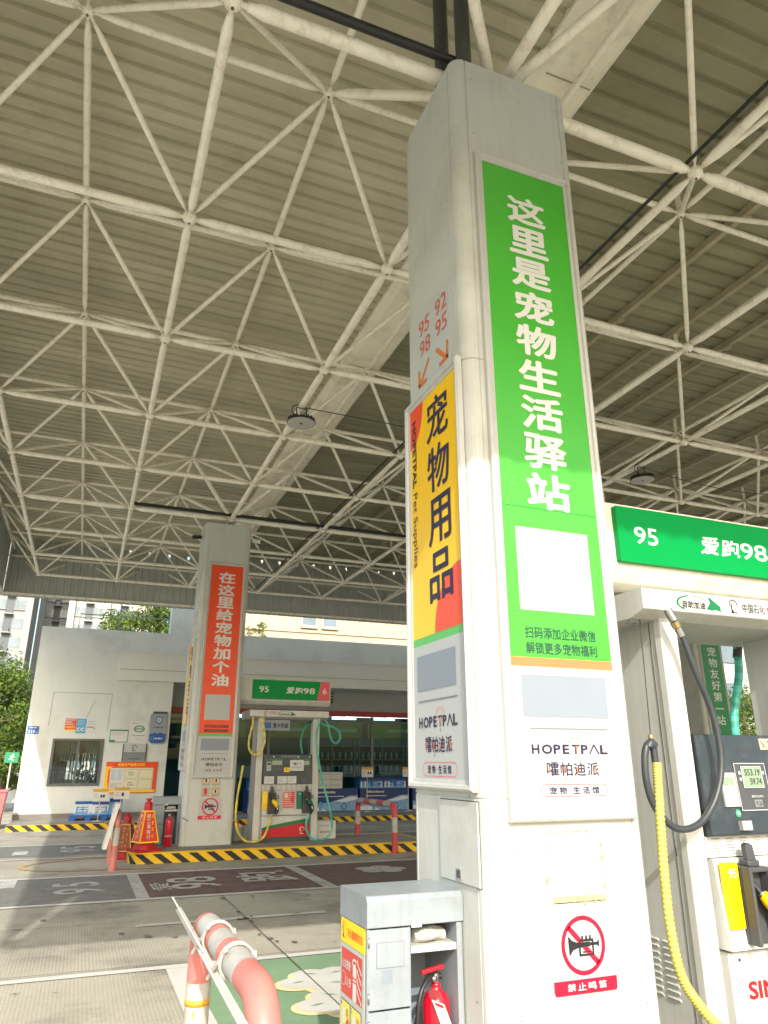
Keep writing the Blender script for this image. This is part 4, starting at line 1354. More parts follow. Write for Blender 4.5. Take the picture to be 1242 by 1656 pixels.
def pump(oy, label, near):
    org = (3.84, 3.8, .17)
    root = thing('fuel_pump', (3.84, 3.8 + oy, .17), label, 'fuel pump', 'tall white fuel pumps')
    ex = Frame((0, 0, 0), (0, 1, 0), (0, 0, 1))        # a = Y, b = Z, extrudes along X
    # posts and sides
    b = MB(); b.box(3.205, 3.335, 3.45, 3.515, .17, 2.47, 'disp_white'); b.build('post', root, org, .010, 3)
    b = MB(); b.box(4.35, 4.485, 3.45, 3.515, .17, 2.47, 'disp_white'); b.build('post', root, org, .010, 3)
    for x0, x1 in ((3.215, 3.235), (4.45, 4.475)):
        b = MB()
        b.box(x0, x1, 3.518, 3.975, .17, 2.47, 'disp_side')
        if x0 < 4:
            fs = left(x0)
            for k in range(9):
                for a in (-3.70, -3.83, -3.96):
                    z = .36 + k * .034
                    q = fs
                    b.add([q.p(a - .045, z, .001), q.p(a + .045, z, .001), q.p(a + .045, z + .012, .013), q.p(a - .045, z + .012, .013)], [(0, 1, 2, 3)], 'disp_side')
                    b.add([q.p(a - .045, z + .012, .013), q.p(a + .045, z + .012, .013), q.p(a + .045, z + .018, .001), q.p(a - .045, z + .018, .001)], [(0, 1, 2, 3)], 'disp_side')
                    b.add([q.p(a - .045, z, .0012), q.p(a - .045, z + .012, .013), q.p(a - .045, z + .018, .0012)], [(0, 1, 2)], 'disp_side')
                    b.add([q.p(a + .045, z, .0012), q.p(a + .045, z + .018, .0012), q.p(a + .045, z + .012, .013)], [(0, 1, 2)], 'disp_side')
            b.box(x0 - .004, x0, 3.555, 3.560, .2, 2.45, 'seam')
        b.build('side_panel', root, org)
    # lower cabinet
    b = MB()
    b.box(3.34, 4.345, 3.50, 4.10, .17, 1.20, 'disp_white')
    b.box(3.34, 4.345, 3.47, 3.499, .17, .25, 'dark_grey')
    b.build('cabinet', root, org, .004)
    b = MB()
    b.prism(ex, [(3.50, 1.095), (3.455, 1.095), (3.455, 1.205), (3.50, 1.205)], 3.34, 4.345, 'disp_white')
    vent = b.build('vent_panel', root, org, .003)
    b = MB()
    fv = front(3.455)
    for r_ in range(6):
        for k in range(9):
            if near or k % 1 == 0:
                a = 3.385 + k * .105
                b.rect(fv, a, a + .06, 1.107 + r_ * .0165, 1.1105 + r_ * .0165, .0012, 'seam')
    b.build('slots', vent, org)
    b = MB(); b.prism(ex, [(3.50, .645), (3.385, .645), (3.395, .66), (3.44, 1.09), (3.50, 1.09)], 3.36, 4.33, 'disp_white'); b.build('nozzle_panel', root, org, .006)
    b = MB(); b.box(3.37, 4.325, 3.43, 3.499, .255, .63, 'disp_white'); door = b.build('lower_door', root, org, .006)
    fd = front(3.43)
    b = MB()
    b.disc(fd, 3.44, .595, .010, .0035, 'chrome', 16); b.disc(fd, 3.44, .595, .005, .0045, 'ink', 10)
    if near:
        b.text(fd, 'SINOPEC', 3.475, 4.06, .405, .49, .0035, 'brand_red', .035)
    else:
        zt = lambda x: .42 + .16 * ((x - 3.37) / .955) ** .8
        xs = [3.375 + .945 * i / 10 for i in range(11)]
        b.poly(fd, [(3.375, .26), (4.32, .26)] + [(x, zt(x) - .05 - .03 * (x - 3.37)) for x in reversed(xs)], .0035, 'swoosh_red')
        b.poly(fd, [(x, zt(x) - .05 - .03 * (x - 3.37)) for x in xs] + [(x, zt(x)) for x in reversed(xs)], .0035, 'swoosh_green')
        emblem(b, fd, 4.12, .30, .13, .005, 'letter_white', 'letter_white')
    b.build('lettering', door, org)
    # console
    cy = 3.42
    b = MB(); b.prism(ex, [(cy - .02, 1.21), (cy + .02, 1.76), (cy + .30, 1.76), (cy + .30, 1.21)], 3.345, 4.34, 'console')
    con = b.build('console', root, org, .010, 3)
    fc = Frame((0, cy - .02 - 1.21 * (.04 / .55), 0), (1, 0, 0), (0, .04 / .55, 1))
    s = Vector((0, .04 / .55, 1)).length
    class FC:
        pass
    zz = lambda z: z * s
    def R_(b, a0, a1, z0, z1, c, m): b.fbox(fc, a0, a1, zz(z0), zz(z1), .0005, c, m)
    scr = MB()
    if near:
        R_(scr, 3.595, 3.845, 1.335, 1.60, .006, 'dark_grey')
        scr.outline(fc, 3.597, 3.843, zz(1.337), zz(1.598), .004, .0075, 'p_sidegrey')
        R_(scr, 3.65, 3.80, 1.465, 1.575, .009, 'lcd'); scr.outline(fc, 3.645, 3.805, zz(1.460), zz(1.580), .004, .0105, 'p_sidegrey')
        for t, a0, z0 in (('553.19', 3.668, 1.528), ('59.74', 3.70, 1.478)):
            scr.text(fc, t, a0, 3.79, zz(z0), zz(z0 + .036), .011, 'ink', .004, .12)
        R_(scr, 3.705, 3.765, 1.355, 1.395, .009, 'ink_grey'); scr.text(fc, '9.26', 3.715, 3.758, zz(1.362), zz(1.388), .011, 'ink', .0, .1)
        scr.text(fc, '单价(元/升)', 3.69, 3.78, zz(1.405), zz(1.42), .0085, 'letter_white', .0)
        scr.scribble(fc, 3.625, 3.645, zz(1.49), zz(1.56), 2, .0085, 'letter_white', seed=2); scr.scribble(fc, 3.81, 3.825, zz(1.49), zz(1.56), 2, .0085, 'letter_white', seed=3)
    else:
        for a0, a1 in ((3.39, 3.74), (3.92, 4.30)):
            R_(scr, a0, a1, 1.44, 1.68, .006, 'dark_grey'); scr.outline(fc, a0, a1, zz(1.44), zz(1.68), .007, .0075, 'p_text_dark')
            scr.rect(fc, a0 + .007, a1 - .007, zz(1.655), zz(1.673), .0075, 'swoosh_green')
            R_(scr, a0 + .13, a1 - .02, 1.56, 1.64, .008, 'lcd')
            R_(scr, a0 + .02, a0 + .11, 1.45, 1.62, .009, 'key_grey'); R_(scr, a0 + .035, a0 + .095, 1.56, 1.60, .0105, 'ink')
        R_(scr, 3.76, 3.875, 1.43, 1.51, .008, 'tag_yellow'); scr.scribble(fc, 3.775, 3.865, zz(1.445), zz(1.5), 2, .009, 'ink', seed=5)
    scr.build('display', con, org)
    b = MB()
    if near:
        def flush(nm):
            nonlocal b
            b.build(nm, con, org); b = MB()
        R_(b, 3.475, 3.60 - .012, 1.36, 1.545, .012, 'key_grey'); R_(b, 3.49, 3.57, 1.475, 1.52, .014, 'lcd')
        b.poly(fc, [(3.53, zz(1.50)), (3.50, zz(1.37)), (3.572, zz(1.37))], .0145, 'p_sidegrey')
        for i in range(3):
            for j in range(3):
                b.rect(fc, 3.517 + i * .017, 3.528 + i * .017, zz(1.378 + j * .02), zz(1.391 + j * .02), .0155, 'key_grey')
        flush('card_reader')
        b.disc(fc, 3.565, zz(1.325), .02, .004, 'bright_green', 24); b.text(fc, '95', 3.553, 3.577, zz(1.315), zz(1.336), .0052, 'letter_white')
        flush('button')
        b.disc(fc, 3.50, zz(1.585), .02, .004, 'bright_green', 24)
        flush('button')
        R_(b, 3.552, 3.625, 1.235, 1.285, .03, 'key_grey')
        flush('lock_box')
        for i in range(4):
            a = 3.845 + i * .055
            R_(b, a, a + .05, 1.675, 1.74, .005, 'pict')
            b.line(fc, [(a + .012, zz(1.727)), (a + .024, zz(1.71)), (a + .038, zz(1.684))], .006, .0062, 'ink')
            b.disc(fc, a + .03, zz(1.70), .006, .0063, 'ink', 8)
        b.text(fc, '加油机操作', 3.63, 3.78, zz(1.655), zz(1.69), .0015, 'dark_grey', .0)
    else:
        b.text(fc, '自助加油机', 3.70, 4.02, zz(1.70), zz(1.745), .0015, 'p_grey', .0)
        for a in (3.55, 4.05, 4.28): b.disc(fc, a, zz(1.715), .014, .003, 'letter_white', 12)
    b.build('instruction_strip', con, org)
    b = MB()
    if near:
        R_(b, 3.90, 4.26, 1.37, 1.62, .004, 'print_cream'); b.text(fc, '温馨提示', 3.93, 4.05, zz(1.575), zz(1.6), .0052, 'p_sidered'); b.scribble(fc, 3.93, 4.22, zz(1.39), zz(1.56), 4, .0052, 'p_sidered', .4, 8)
        R_(b, 3.86, 4.28, 1.14, 1.325, .02, 'paper'); b.text(fc, '电子发票', 3.95, 4.14, zz(1.288), zz(1.315), .0212, 'ink')
        b.outline(fc, 3.875, 4.265, zz(1.155), zz(1.28), .003, .0212, 'ink_grey'); b.rect(fc, 3.96, 3.963, zz(1.155), zz(1.28), .0214, 'ink_grey'); b.rect(fc, 3.876, 4.264, zz(1.215), zz(1.218), .0214, 'ink_grey')
        b.scribble(fc, 3.885, 3.95, zz(1.165), zz(1.27), 3, .0212, 'brand_red', .4, 4); b.scribble(fc, 3.98, 4.25, zz(1.165), zz(1.27), 5, .0212, 'ink_grey', .45, 6)
    else:
        R_(b, 3.885, 4.16, 1.45, 1.65, .010, 'paper'); b.text(fc, '设备升级', 3.915, 4.12, zz(1.565), zz(1.615), .0115, 'ink_grey', .0); b.text(fc, '暂停使用', 3.915, 4.12, zz(1.49), zz(1.54), .0115, 'ink_grey', .0)
        for k, (a0, a1) in enumerate(((3.375, 3.565), (3.635, 3.82), (3.835, 4.015))):
            R_(b, a0, a1, 1.215, 1.35, .010, 'paper'); b.scribble(fc, a0 + .02, a1 - .02, zz(1.235), zz(1.335), 4, .0115, 'ink_grey', .4, k)
    b.build('paper_notice', con, org)
    # head
    b = MB()
    b.prism(ex, [(3.36, 2.475), (3.36, 2.60), (4.24, 2.60), (4.24, 2.475), (4.12, 2.435), (3.48, 2.435)], 3.015, 4.645, 'disp_white')
    head = b.build('head', root, org, .008, 2)
    fh = front(3.36)
    b = MB()
    if near:
        self_service(b, fh, 3.27, 2.488, .36, .095, .003)
        emblem(b, fh, 3.70, 2.495, .09, .003)
        b.text(fh, '中国石化', 3.81, 4.0, 2.505, 2.565, .003, 'ink', .004)
        b.text(fh, 'SINOPEC', 4.02, 4.30, 2.512, 2.555, .003, 'brand_red', .02)
    else:
        emblem(b, fh, 3.29, 2.495, .09, .003)
        b.text(fh, '中国石化', 3.40, 3.56, 2.535, 2.575, .003, 'ink', .0); b.text(fh, 'SINOPEC', 3.40, 3.56, 2.505, 2.53, .003, 'brand_red', .0)
        self_service(b, fh, 3.58, 2.488, .36, .095, .003)
    b.build('lettering', head, org)
    b = MB()
    for x, y in ((3.10, 3.62), (3.16, 3.62), (3.06, 3.55)):
        b.lathe((x, y, 2.44), [(.001, 0), (.010, 0), (.010, -.008), (.001, -.008)], 'ink_grey', 10)
    b.lathe((3.10, 3.50, 2.455), [(.001, .03), (.022, .03), (.022, -.012), (.001, -.012)], 'letter_white', 14)
    b.build('head_fittings', head, org)
    if not near:
        b = MB(); b.box(3.30, 3.86, 3.47, 3.485, 2.21, 2.42, 'p_grey'); hs = b.build('hanging_sign', root, org, .004)
        b = MB(); q = front(3.47); b.rect(q, 3.325, 3.47, 2.255, 2.365, .003, 'plate_blue'); b.text(q, '售卡充值', 3.51, 3.82, 2.26, 2.36, .003, 'ink', .03); b.build('lettering', hs, org)
        b = MB(); b.fbox(front(3.40), 3.745, 4.0, .765, 1.08, .002, .02, 'paper'); ps = b.build('wanted_poster', root, org)
        ps.name = 'safety_poster'
        b = MB(); q = front(3.38); b.rect(q, 3.755, 3.99, .775, 1.07, .002, 'sign_pink'); b.scribble(q, 3.77, 3.98, .79, 1.06, 7, .003, 'print_cream', .5, 12); b.rect(q, 3.79, 3.85, .95, 1.03, .004, 'print_cream'); b.build('lettering', ps, org)
    # nozzles
    d = 0 if near else -.10
    nozzle(root, org, 3.485 + d * .3, 3.375 + d * .2, 'noz_yellow', '13' if near else '9', near, None)
    nozzle(root, org, 4.15, 4.04, 'noz_green', '14' if near else '10', near, None)
    # hoses
    if near:
        H = lambda pts, y: [(x, y[i] if isinstance(y, list) else y, z) for i, (x, z) in enumerate(pts)]
        b = MB()
        pts = smooth_path(H([(3.195, 2.44), (3.21, 2.40), (3.255, 2.31), (3.31, 2.13), (3.39, 1.92), (3.42, 1.75), (3.41, 1.58), (3.34, 1.42), (3.22, 1.30), (3.09, 1.26), (2.985, 1.29), (2.895, 1.39), (2.865, 1.51), (2.872, 1.63), (2.90, 1.695), (2.935, 1.69), (2.94, 1.60)], 3.33), 6)
        b.tube(pts, .019, 'rubber', 14)
        b.build('hose', root, org)
        b = MB()
        b.tube([(3.175, 3.34, 2.475), (3.205, 3.33, 2.405)], .026, 'chrome', 14); b.tube([(3.208, 3.33, 2.40), (3.225, 3.33, 2.365)], [.029, .027], 'brass', 8, smooth=False); b.tube([(3.226, 3.33, 2.362), (3.25, 3.33, 2.315)], .023, 'chrome', 14)
        b.build('hose_coupling', root, org)
        b = MB()
        path = smooth_path([(2.94, 3.32, 1.60), (2.925, 3.315, 1.46), (2.905, 3.31, 1.25), (2.893, 3.31, 1.03), (2.893, 3.31, .81), (2.915, 3.30, .61), (2.98, 3.29, .49), (3.09, 3.27, .37), (3.25, 3.22, .27), (3.45, 3.17, .26), (3.62, 3.20, .38), (3.70, 3.28, .55), (3.715, 3.31, .66)], 9)
        fine, rr = [], []
        for i in range(len(path) - 1):
            for k in range(4):
                fine.append(Vector(path[i]).lerp(Vector(path[i + 1]), k / 4)); rr.append((.0252, .0256, .0248, .0205)[(i * 4 + k) % 4])
        b.tube(fine, rr, 'wrap_y', 14)
        b.tube(path, .017, 'rubber', 10)
        b.build('hose_wrap', root, org)
        b = MB(); b.tube([(3.10, 3.50, 2.45), (2.955, 3.36, 1.74)], .003, 'ink', 6); b.lathe((2.947, 3.35, 1.72), [(.001, .03), (.013, .03), (.015, .022), (.015, -.02), (.001, -.02)], 'brass', 12); b.tube([(2.945, 3.345, 1.70), (2.935, 3.34, 1.68)], .009, 'black', 8); b.tube(smooth_path([(2.90, 3.325, 1.68), (2.92, 3.325, 1.705), (2.945, 3.325, 1.685)], 4), .024, 'rubber', 10); b.build('retractor_cord', root, org)
        b = MB(); b.tube(smooth_path([(4.585, 4.15, 2.44), (4.56, 4.15, 2.24), (4.49, 4.15, 2.05), (4.445, 4.15, 1.92), (4.43, 4.15, 1.75), (4.47, 4.2, 1.5)], 12), [.031 if i % 2 else .028 for i in range(61)], 'teal_light', 14, alt='teal', every=3); b.tube([(4.60, 4.15, 2.47), (4.57, 4.15, 2.36)], .034, 'dark_grey', 12); b.build('hose', root, org)
    else:
        yy = 3.34
        T = lambda pts, y=yy, n=7: smooth_path([(x, y, z) for x, z in pts], n)
        b = MB(); b.tube(T([(3.07, 2.45), (3.07, 2.32), (3.02, 2.05), (3.03, 1.86), (3.13, 1.75), (3.26, 1.80), (3.33, 2.02), (3.29, 2.28), (3.25, 2.46)]), .022, 'hose_y', 10, alt='wrap_y', every=2); b.build('hose', root, org)
        b = MB(); b.tube(T([(2.93, 1.55), (2.90, 1.30), (2.86, 1.01), (2.85, .67), (2.90, .40), (3.05, .225), (3.24, .20), (3.40, .27), (3.49, .48), (3.53, .66)]), .022, 'hose_y', 10, alt='wrap_y', every=4); b.build('hose', root, org)
        b = MB(); b.tube(T([(4.44, 2.45), (4.44, 2.39), (4.395, 2.21), (4.39, 1.99), (4.44, 1.67), (4.54, 1.25), (4.67, .84), (4.745, .55), (4.745, .34), (4.63, .21), (4.48, .19), (4.35, .22), (4.25, .34), (4.23, .51), (4.28, .66)]), .021, 'teal_light', 10, alt='teal', every=9); b.build('hose', root, org)
        b = MB(); b.tube(T([(4.44, 2.39), (4.55, 2.33), (4.72, 2.30), (4.87, 2.20), (4.90, 2.09), (4.83, 1.98), (4.73, 2.02), (4.67, 2.18), (4.62, 2.35), (4.57, 2.43)], 3.37), .020, 'teal', 10); b.build('hose', root, org)
        b = MB(); b.tube(T([(4.44, 2.44), (4.33, 2.35), (4.25, 2.19), (4.22, 2.0), (4.26, 1.78)], 3.9), .021, 'teal', 10); b.build('hose', root, org)
    return root
pump(0, 'near white fuel pump with a yellow-wrapped hose looping down its side', True)
pump(OY, 'far white fuel pump with red base and drooping yellow and teal hoses', False)

def pump_sign(oy, label, near):
    org = (3.8, 3.8, 2.72)
    root = thing('pump_sign', (3.8, 3.8 + oy, 2.72), label, 'lightbox sign', 'lightbox signs above the pumps')
    ex = Frame((0, 0, 0), (0, 1, 0), (0, 0, 1))
    b = MB(); b.prism(ex, [(3.64, 2.80), (3.64, 3.25), (4.02, 3.25), (4.02, 2.80), (3.95, 2.72), (3.72, 2.72)], 2.812, 4.76, 'gutter' if near else 'disp_white')
    b.build('lightbox', root, org, .012)
    b = MB(); b.prism(Frame((0, 3.64, 0), (1, 0, 0), (0, 0, 1)), [(3.09, 2.835), (4.45, 2.835), (4.53, 3.215), (3.09, 3.215)], .001, .045, 'sign_green'); pn = b.build('green_panel', root, org, .008, 3)
    b = MB(); b.prism(Frame((0, 3.64, 0), (1, 0, 0), (0, 0, 1)), [(4.452, 2.835), (4.72, 2.835), (4.72, 3.215), (4.532, 3.215)], .001, .045, 'sign_pink'); p2 = b.build('red_panel', root, org, .008, 3)
    f = front(3.595)
    b = MB(); b.text(f, '95', 3.22, 3.415, 2.965, 3.085, .002, 'letter_white', .012)
    b.text(f, '爱', 3.78, 3.955, 2.955, 3.085, .002, 'letter_white', .028, .16); b.text(f, '跑', 3.965, 4.14, 2.95, 3.08, .002, 'letter_white', .024, .12); b.text(f, '98', 4.15, 4.40, 2.955, 3.075, .002, 'letter_white', .012)
    b.build('lettering', pn, org)
    if not near:
        b = MB(); b.text(f, '6', 4.57, 4.66, 2.965, 3.08, .002, 'letter_white', .012); b.build('lettering', p2, org)
pump_sign(0, 'near green and red lightbox sign reading 95 above the near pump', True)
pump_sign(OY, 'far green and red lightbox sign reading 95 and 6 above the far pump', False)

# ================================================================ FIRE POINTS
def fire_cabinet(oy, label, near):
    org = (1.6, 3.76, .17)
    root = thing('fire_cabinet', (1.6, 3.76 + oy, .17), label, 'cabinet', 'fire equipment cabinets')
    x0, x1, y0, y1 = 1.345, 1.842, 3.57, 3.955
    b = MB()
    b.box(x0, x0 + .012, y0 + .004, y1, .17, .862, 'cab_steel'); b.box(x1 - .03, x1, y0 + .004, y1, .17, .862, 'cab_steel')
    b.box(x0 + .012, x1 - .03, y1 - .012, y1, .17, .862, 'cab_inner'); b.box(x0 + .012, x1 - .03, y0 + .02, y1 - .012, .17, .19, 'cab_inner')
    b.box(x0 + .215, x0 + .225, y0 + .01, y1 - .012, .19, .862, 'cab_inner')
    b.build('carcass', root, org, .003)
    ex = Frame((0, 0, 0), (0, 1, 0), (0, 0, 1))
    b = MB(); b.prism(ex, [(y0 - .006, .865), (y0 - .006, .975), (y0 + .012, 1.0), (y1 + .004, 1.0), (y1 + .004, .865)], x0 - .005, x1 + .004, 'cab_steel'); b.build('lid', root, org, .006, 3)
    f = front(y0)
    for z0, z1, nm in ((.535, .858, 'door'), (.19, .527, 'door')):
        b = MB(); b.fbox(f, x0 + .004, x0 + .218, z0, z1, -.016, 0, 'cab_steel'); d = b.build(nm, root, org, .003)
        b = MB()
        for zz in (z0 + .05, z1 - .05):
            b.lathe((x0 + .006, y0 - .004, zz - .02), [(.001, 0), (.005, 0), (.005, .04), (.001, .04)], 'chrome', 10)
        b.build('hinge', d, org)
        b = MB()
        for k in range(9):
            xx, zz, aa, ll = x0 + rnd.uniform(.03, .2), rnd.uniform(z0 + .02, z1 - .02), rnd.uniform(-1.5, 1.5), rnd.uniform(.008, .035)
            b.line(f, [(xx, zz), (xx + ll * math.sin(aa), min(zz + ll * abs(math.cos(aa)), z1 - .005))], rnd.uniform(.0008, .002), .0009, rnd.choice(('ink_grey', 'p_sidegrey')))
        b.build('scratches', d, org)
        if z0 > .5:
            b = MB(); b.fbox(f, x0 + .045, x0 + .185, .70, .805, .001, .003, 'ink_grey'); b.fbox(f, x0 + .048, x0 + .182, .703, .802, .0031, .0036, 'cab_steel'); b.fbox(f, x0 + .075, x0 + .125, .635, .692, .0005, .0012, 'cab_inner'); b.build('label_holder', d, org)
        else:
            b = MB(); b.lathe((x0 + .11, y0 - .001, .47), [(.001, .022), (.012, .022), (.013, .016), (.007, .010), (.007, 0)], 'chrome', 14, axis=(0, -1, 0)); b.build('knob', d, org)
    b = MB(); b.box(x0 + .226, x1 - .031, y0 + .008, y1 - .013, .745, .775, 'frame_white'); b.build('shelf', root, org, .003)
    b = MB(); b.fbox(f, x0 + .222, x0 + .275, .857, .872, .0062, .0075, 'paper'); b.fbox(f, x0 + .226, x0 + .275, .748, .766, -.0075, -.006, 'paper'); b.build('shelf_labels', root, org)
    # instruction sticker on the end
    e = left(x0)
    A0, A1 = -y1 + .012, -y0 - .03
    W = A1 - A0
    b = MB()
    b.fbox(e, A0, A1, .20, .748, .001, .003, 'p_sidegrey'); b.fbox(e, A0, A1, .752, .858, .001, .0032, 'tag_yellow')
    st = b.build('instruction_sticker', root, org)
    b = MB()
    c = .0046
    emblem(b, e, A0 + .02, .772, .075, c, 'amber', 'ink')
    b.text(e, '灭火器使用方法', A0 + W * .30, A0 + W * .93, .785, .825, c, 'p_redorange', .012)
    r0, r1, rz0, rz1 = A0 + W * .06, A0 + W * .92, .535, .73
    b.rect(e, r0, r1, rz0, rz1, c, 'cell_red')
    c += .001
    b.text(e, '火灾报警', r0 + .012, r0 + W * .40, .645, .685, c, 'letter_white', .012)
    b.ring(e, r0 + W * .10, .60, .028, .031, c, 'letter_white', 24); b.text(e, '119', r0 + W * .2, r0 + W * .42, .575, .615, c, 'letter_white', .012)
    x = r0 + W * .50
    b.poly(e, [(x, rz0), (x + .05, rz0), (x + .05, .668), (x + .036, .69), (x + .014, .69), (x, .668)], c, 'letter_white')
    b.line(e, [(x - .012, .672), (x - .002, .70), (x + .025, .708), (x + .05, .70)], .009, c, 'letter_white')
    for zb in (.61, .625): b.rect(e, x, x + .05, zb, zb + .007, c + .0006, 'cell_red')
    for k in range(4):
        zz = .55 + k * .04
        b.line(e, [(r1 - .065, zz + .045), (r1 - .045, zz + .02), (r1 - .02, zz + .005), (r1 - .004, zz - .008)], .010, c, 'letter_white')
    for i in range(2):
        for j in range(2):
            a0, z0 = r0 + i * W * .44, .375 - j * .16
            a1, z1 = a0 + W * .40, z0 + .135
            b.rect(e, a0, a1, z0, z1, c - .001, 'ink'); b.rect(e, a0 + .003, a1 - .003, z0 + .003, z1 - .003, c, 'cell_yellow')
            b.poly(e, [(a0 + .03, z0 + .04), (a0 + .065, z0 + .04), (a0 + .065, z0 + .10), (a0 + .03, z0 + .10)], c + .0006, 'letter_white')
            b.poly(e, [(a1 - .07, z0 + .003), (a1 - .004, z0 + .003), (a1 - .004, z0 + .05), (a1 - .03, z0 + .075), (a1 - .055, z0 + .05)], c + .0008, 'cell_red')
            b.disc(e, a1 - .04, z0 + .09, .018, c + .001, 'amber', 12)
            b.text(e, str(1 + i + 2 * j), a0 + .008, a0 + .018, z1 - .025, z1 - .008, c + .001, 'ink')
            b.scribble(e, a0 + .01, a1 - .01, z0 - .02, z0 - .005, 1, c, 'ink_grey', .7, i + 5 * j)
    b.build('lettering', st, org)
fire_cabinet(0, 'near grey steel fire cabinet with yellow and red instruction sticker, against the near pillar', True)
fire_cabinet(OY, 'far grey steel fire cabinet standing behind the traffic cones', False)

def extinguisher(x, y, z, near, label):
    org = (x, y, z)
    root = thing('fire_extinguisher', org, label, 'fire extinguisher', 'red fire extinguishers')
    H, r = (.395, .066) if near else (.50, .068)
    b = MB()
    prof = [(.001, 0), (r * .93, 0), (r, .012), (r, H - .075)] + [(r * math.cos(t) * .99 + .0, H - .075 + .062 * math.sin(t)) for t in [R(12 * k) for k in range(1, 7)]] + [(.024, H), (.022, H + .012), (.001, H + .012)]
    b.lathe(org, prof, 'ext_red', 32)
    b.build('cylinder', root, org)
    b = MB()
    b.tube([(x, y, z + H + .01), (x, y, z + H + .05)], .017, 'chrome', 12)
    b.tube([(x - .035, y, z + H + .035), (x + .03, y, z + H + .035)], .013, 'black', 10)
    b.lathe((x - .018, y - .018, z + H + .03), [(.001, .012), (.014, .012), (.014, 0)], 'chrome', 14, axis=(0, -1, 0))
    b.build('valve', root, org)
    b = MB()
    m = 'ext_red' if near else 'black'
    b.fbox(Frame((x, y, z), (1, 0, .16), (-.16, 0, 1)), -.005, .115, H + .055, H + .072, -.011, .011, m); b.fbox(Frame((x, y, z), (1, 0, -.55), (.55, 0, 1)), -.03, .10, H + .025, H + .037, -.010, .010, m)
    b.build('lever', root, org, .003)
    b = MB()
    if near:
        pts = smooth_path([(x - .02, y - .01, z + H + .035), (x - .06, y - .03, z + H + .03), (x - .105, y - .05, z + H - .02), (x - .125, y - .055, z + H - .12), (x - .125, y - .05, z + H - .28), (x - .115, y - .03, z + .08)], 7)
    else:
        pts = smooth_path([(x - .02, y, z + H + .035), (x - .055, y - .01, z + H + .03), (x - .085, y, z + H - .05), (x - .085, y, z + .22)], 6)
    b.tube(pts, .011, 'black', 10); b.tube([pts[-1], Vector(pts[-1]) + Vector((0, 0, -.06))], [.014, .02], 'black', 10)
    b.build('hose', root, org)
    if near:
        f = Frame((x + .075, y - .092, z + .09), (.92, .12, -.38), (-.36, .10, .93))
        b = MB(); b.fbox(f, -.045, .042, .135, .335, -.001, .0015, 'clear_film'); tg = b.build('plastic_sleeve', root, org)
        b = MB(); b.fbox(f, -.038, .036, .145, .27, .0018, .003, 'paper'); b.rect(f, -.028, .024, .247, .262, .004, 'brand_red'); b.scribble(f, -.03, .028, .155, .238, 6, .004, 'ink_grey', .35, 3); b.build('inspection_card', tg, org)
        b = MB(); fw = Frame((x, y, z), (.94, -.34, 0), (0, 0, 1)); b.tube([(x - .07, y - .042, z + .18), (x - .07, y - .042, z + .18001)], .001, 'letter_white', 4)
        for k in range(4):
            a = R(200 + k * 9); c0 = Vector((x + (r + .0015) * math.cos(a), y + (r + .0015) * math.sin(a), z + .20)); t = Vector((-math.sin(a), math.cos(a), 0))
            q = Frame(c0, t, (0, 0, 1)); b.rect(q, -.005, .003, -.012, .016, 0, 'letter_white'); b.rect(q, -.001, .005, -.012, -.006, .0003, 'letter_white')
        b.build('printing', root, org)
    else:
        b = MB(); b.lathe((x, y, z + .175), [(r + .001, 0), (r + .004, .003), (r + .004, .013), (r + .001, .016)], 'frame_white', 24); b.build('strap', root, org)
    return root
extinguisher(1.735, 3.66, .19, True, 'near red fire extinguisher with a tag, inside the near cabinet recess')
extinguisher(1.64, 14.62, .17, False, 'far red fire extinguisher with white strap, in front of the far cabinet')
def bundle(oy, label, flat):
    x, y, z = 1.69, 3.66 + oy, .775
    rings = []
    for i in range(9):
        t = i / 8
        cx = x - .085 + .17 * t
        ry, rz = .055 + .01 * math.sin(5 * t), .022 + .012 * math.sin(2.2 * t + .5)
        rings.append([Vector((cx, y + ry * math.cos(a) * (1 + .1 * math.sin(3 * a + i)), z + rz + rz * math.sin(a) * (1 + .12 * math.cos(4 * a + i)))) for a in [2 * math.pi * k / 16 for k in range(16)]])
    b = MB(); b.loft(rings, 'cloth')
    o = b.build('work_gloves')
    tag(o, label, 'gloves', 'rolled work gloves')
bundle(0, 'rolled grey cloth work gloves on the shelf of the near cabinet', True)
bundle(OY, 'rolled pale cloth work gloves on the shelf of the far cabinet', True)

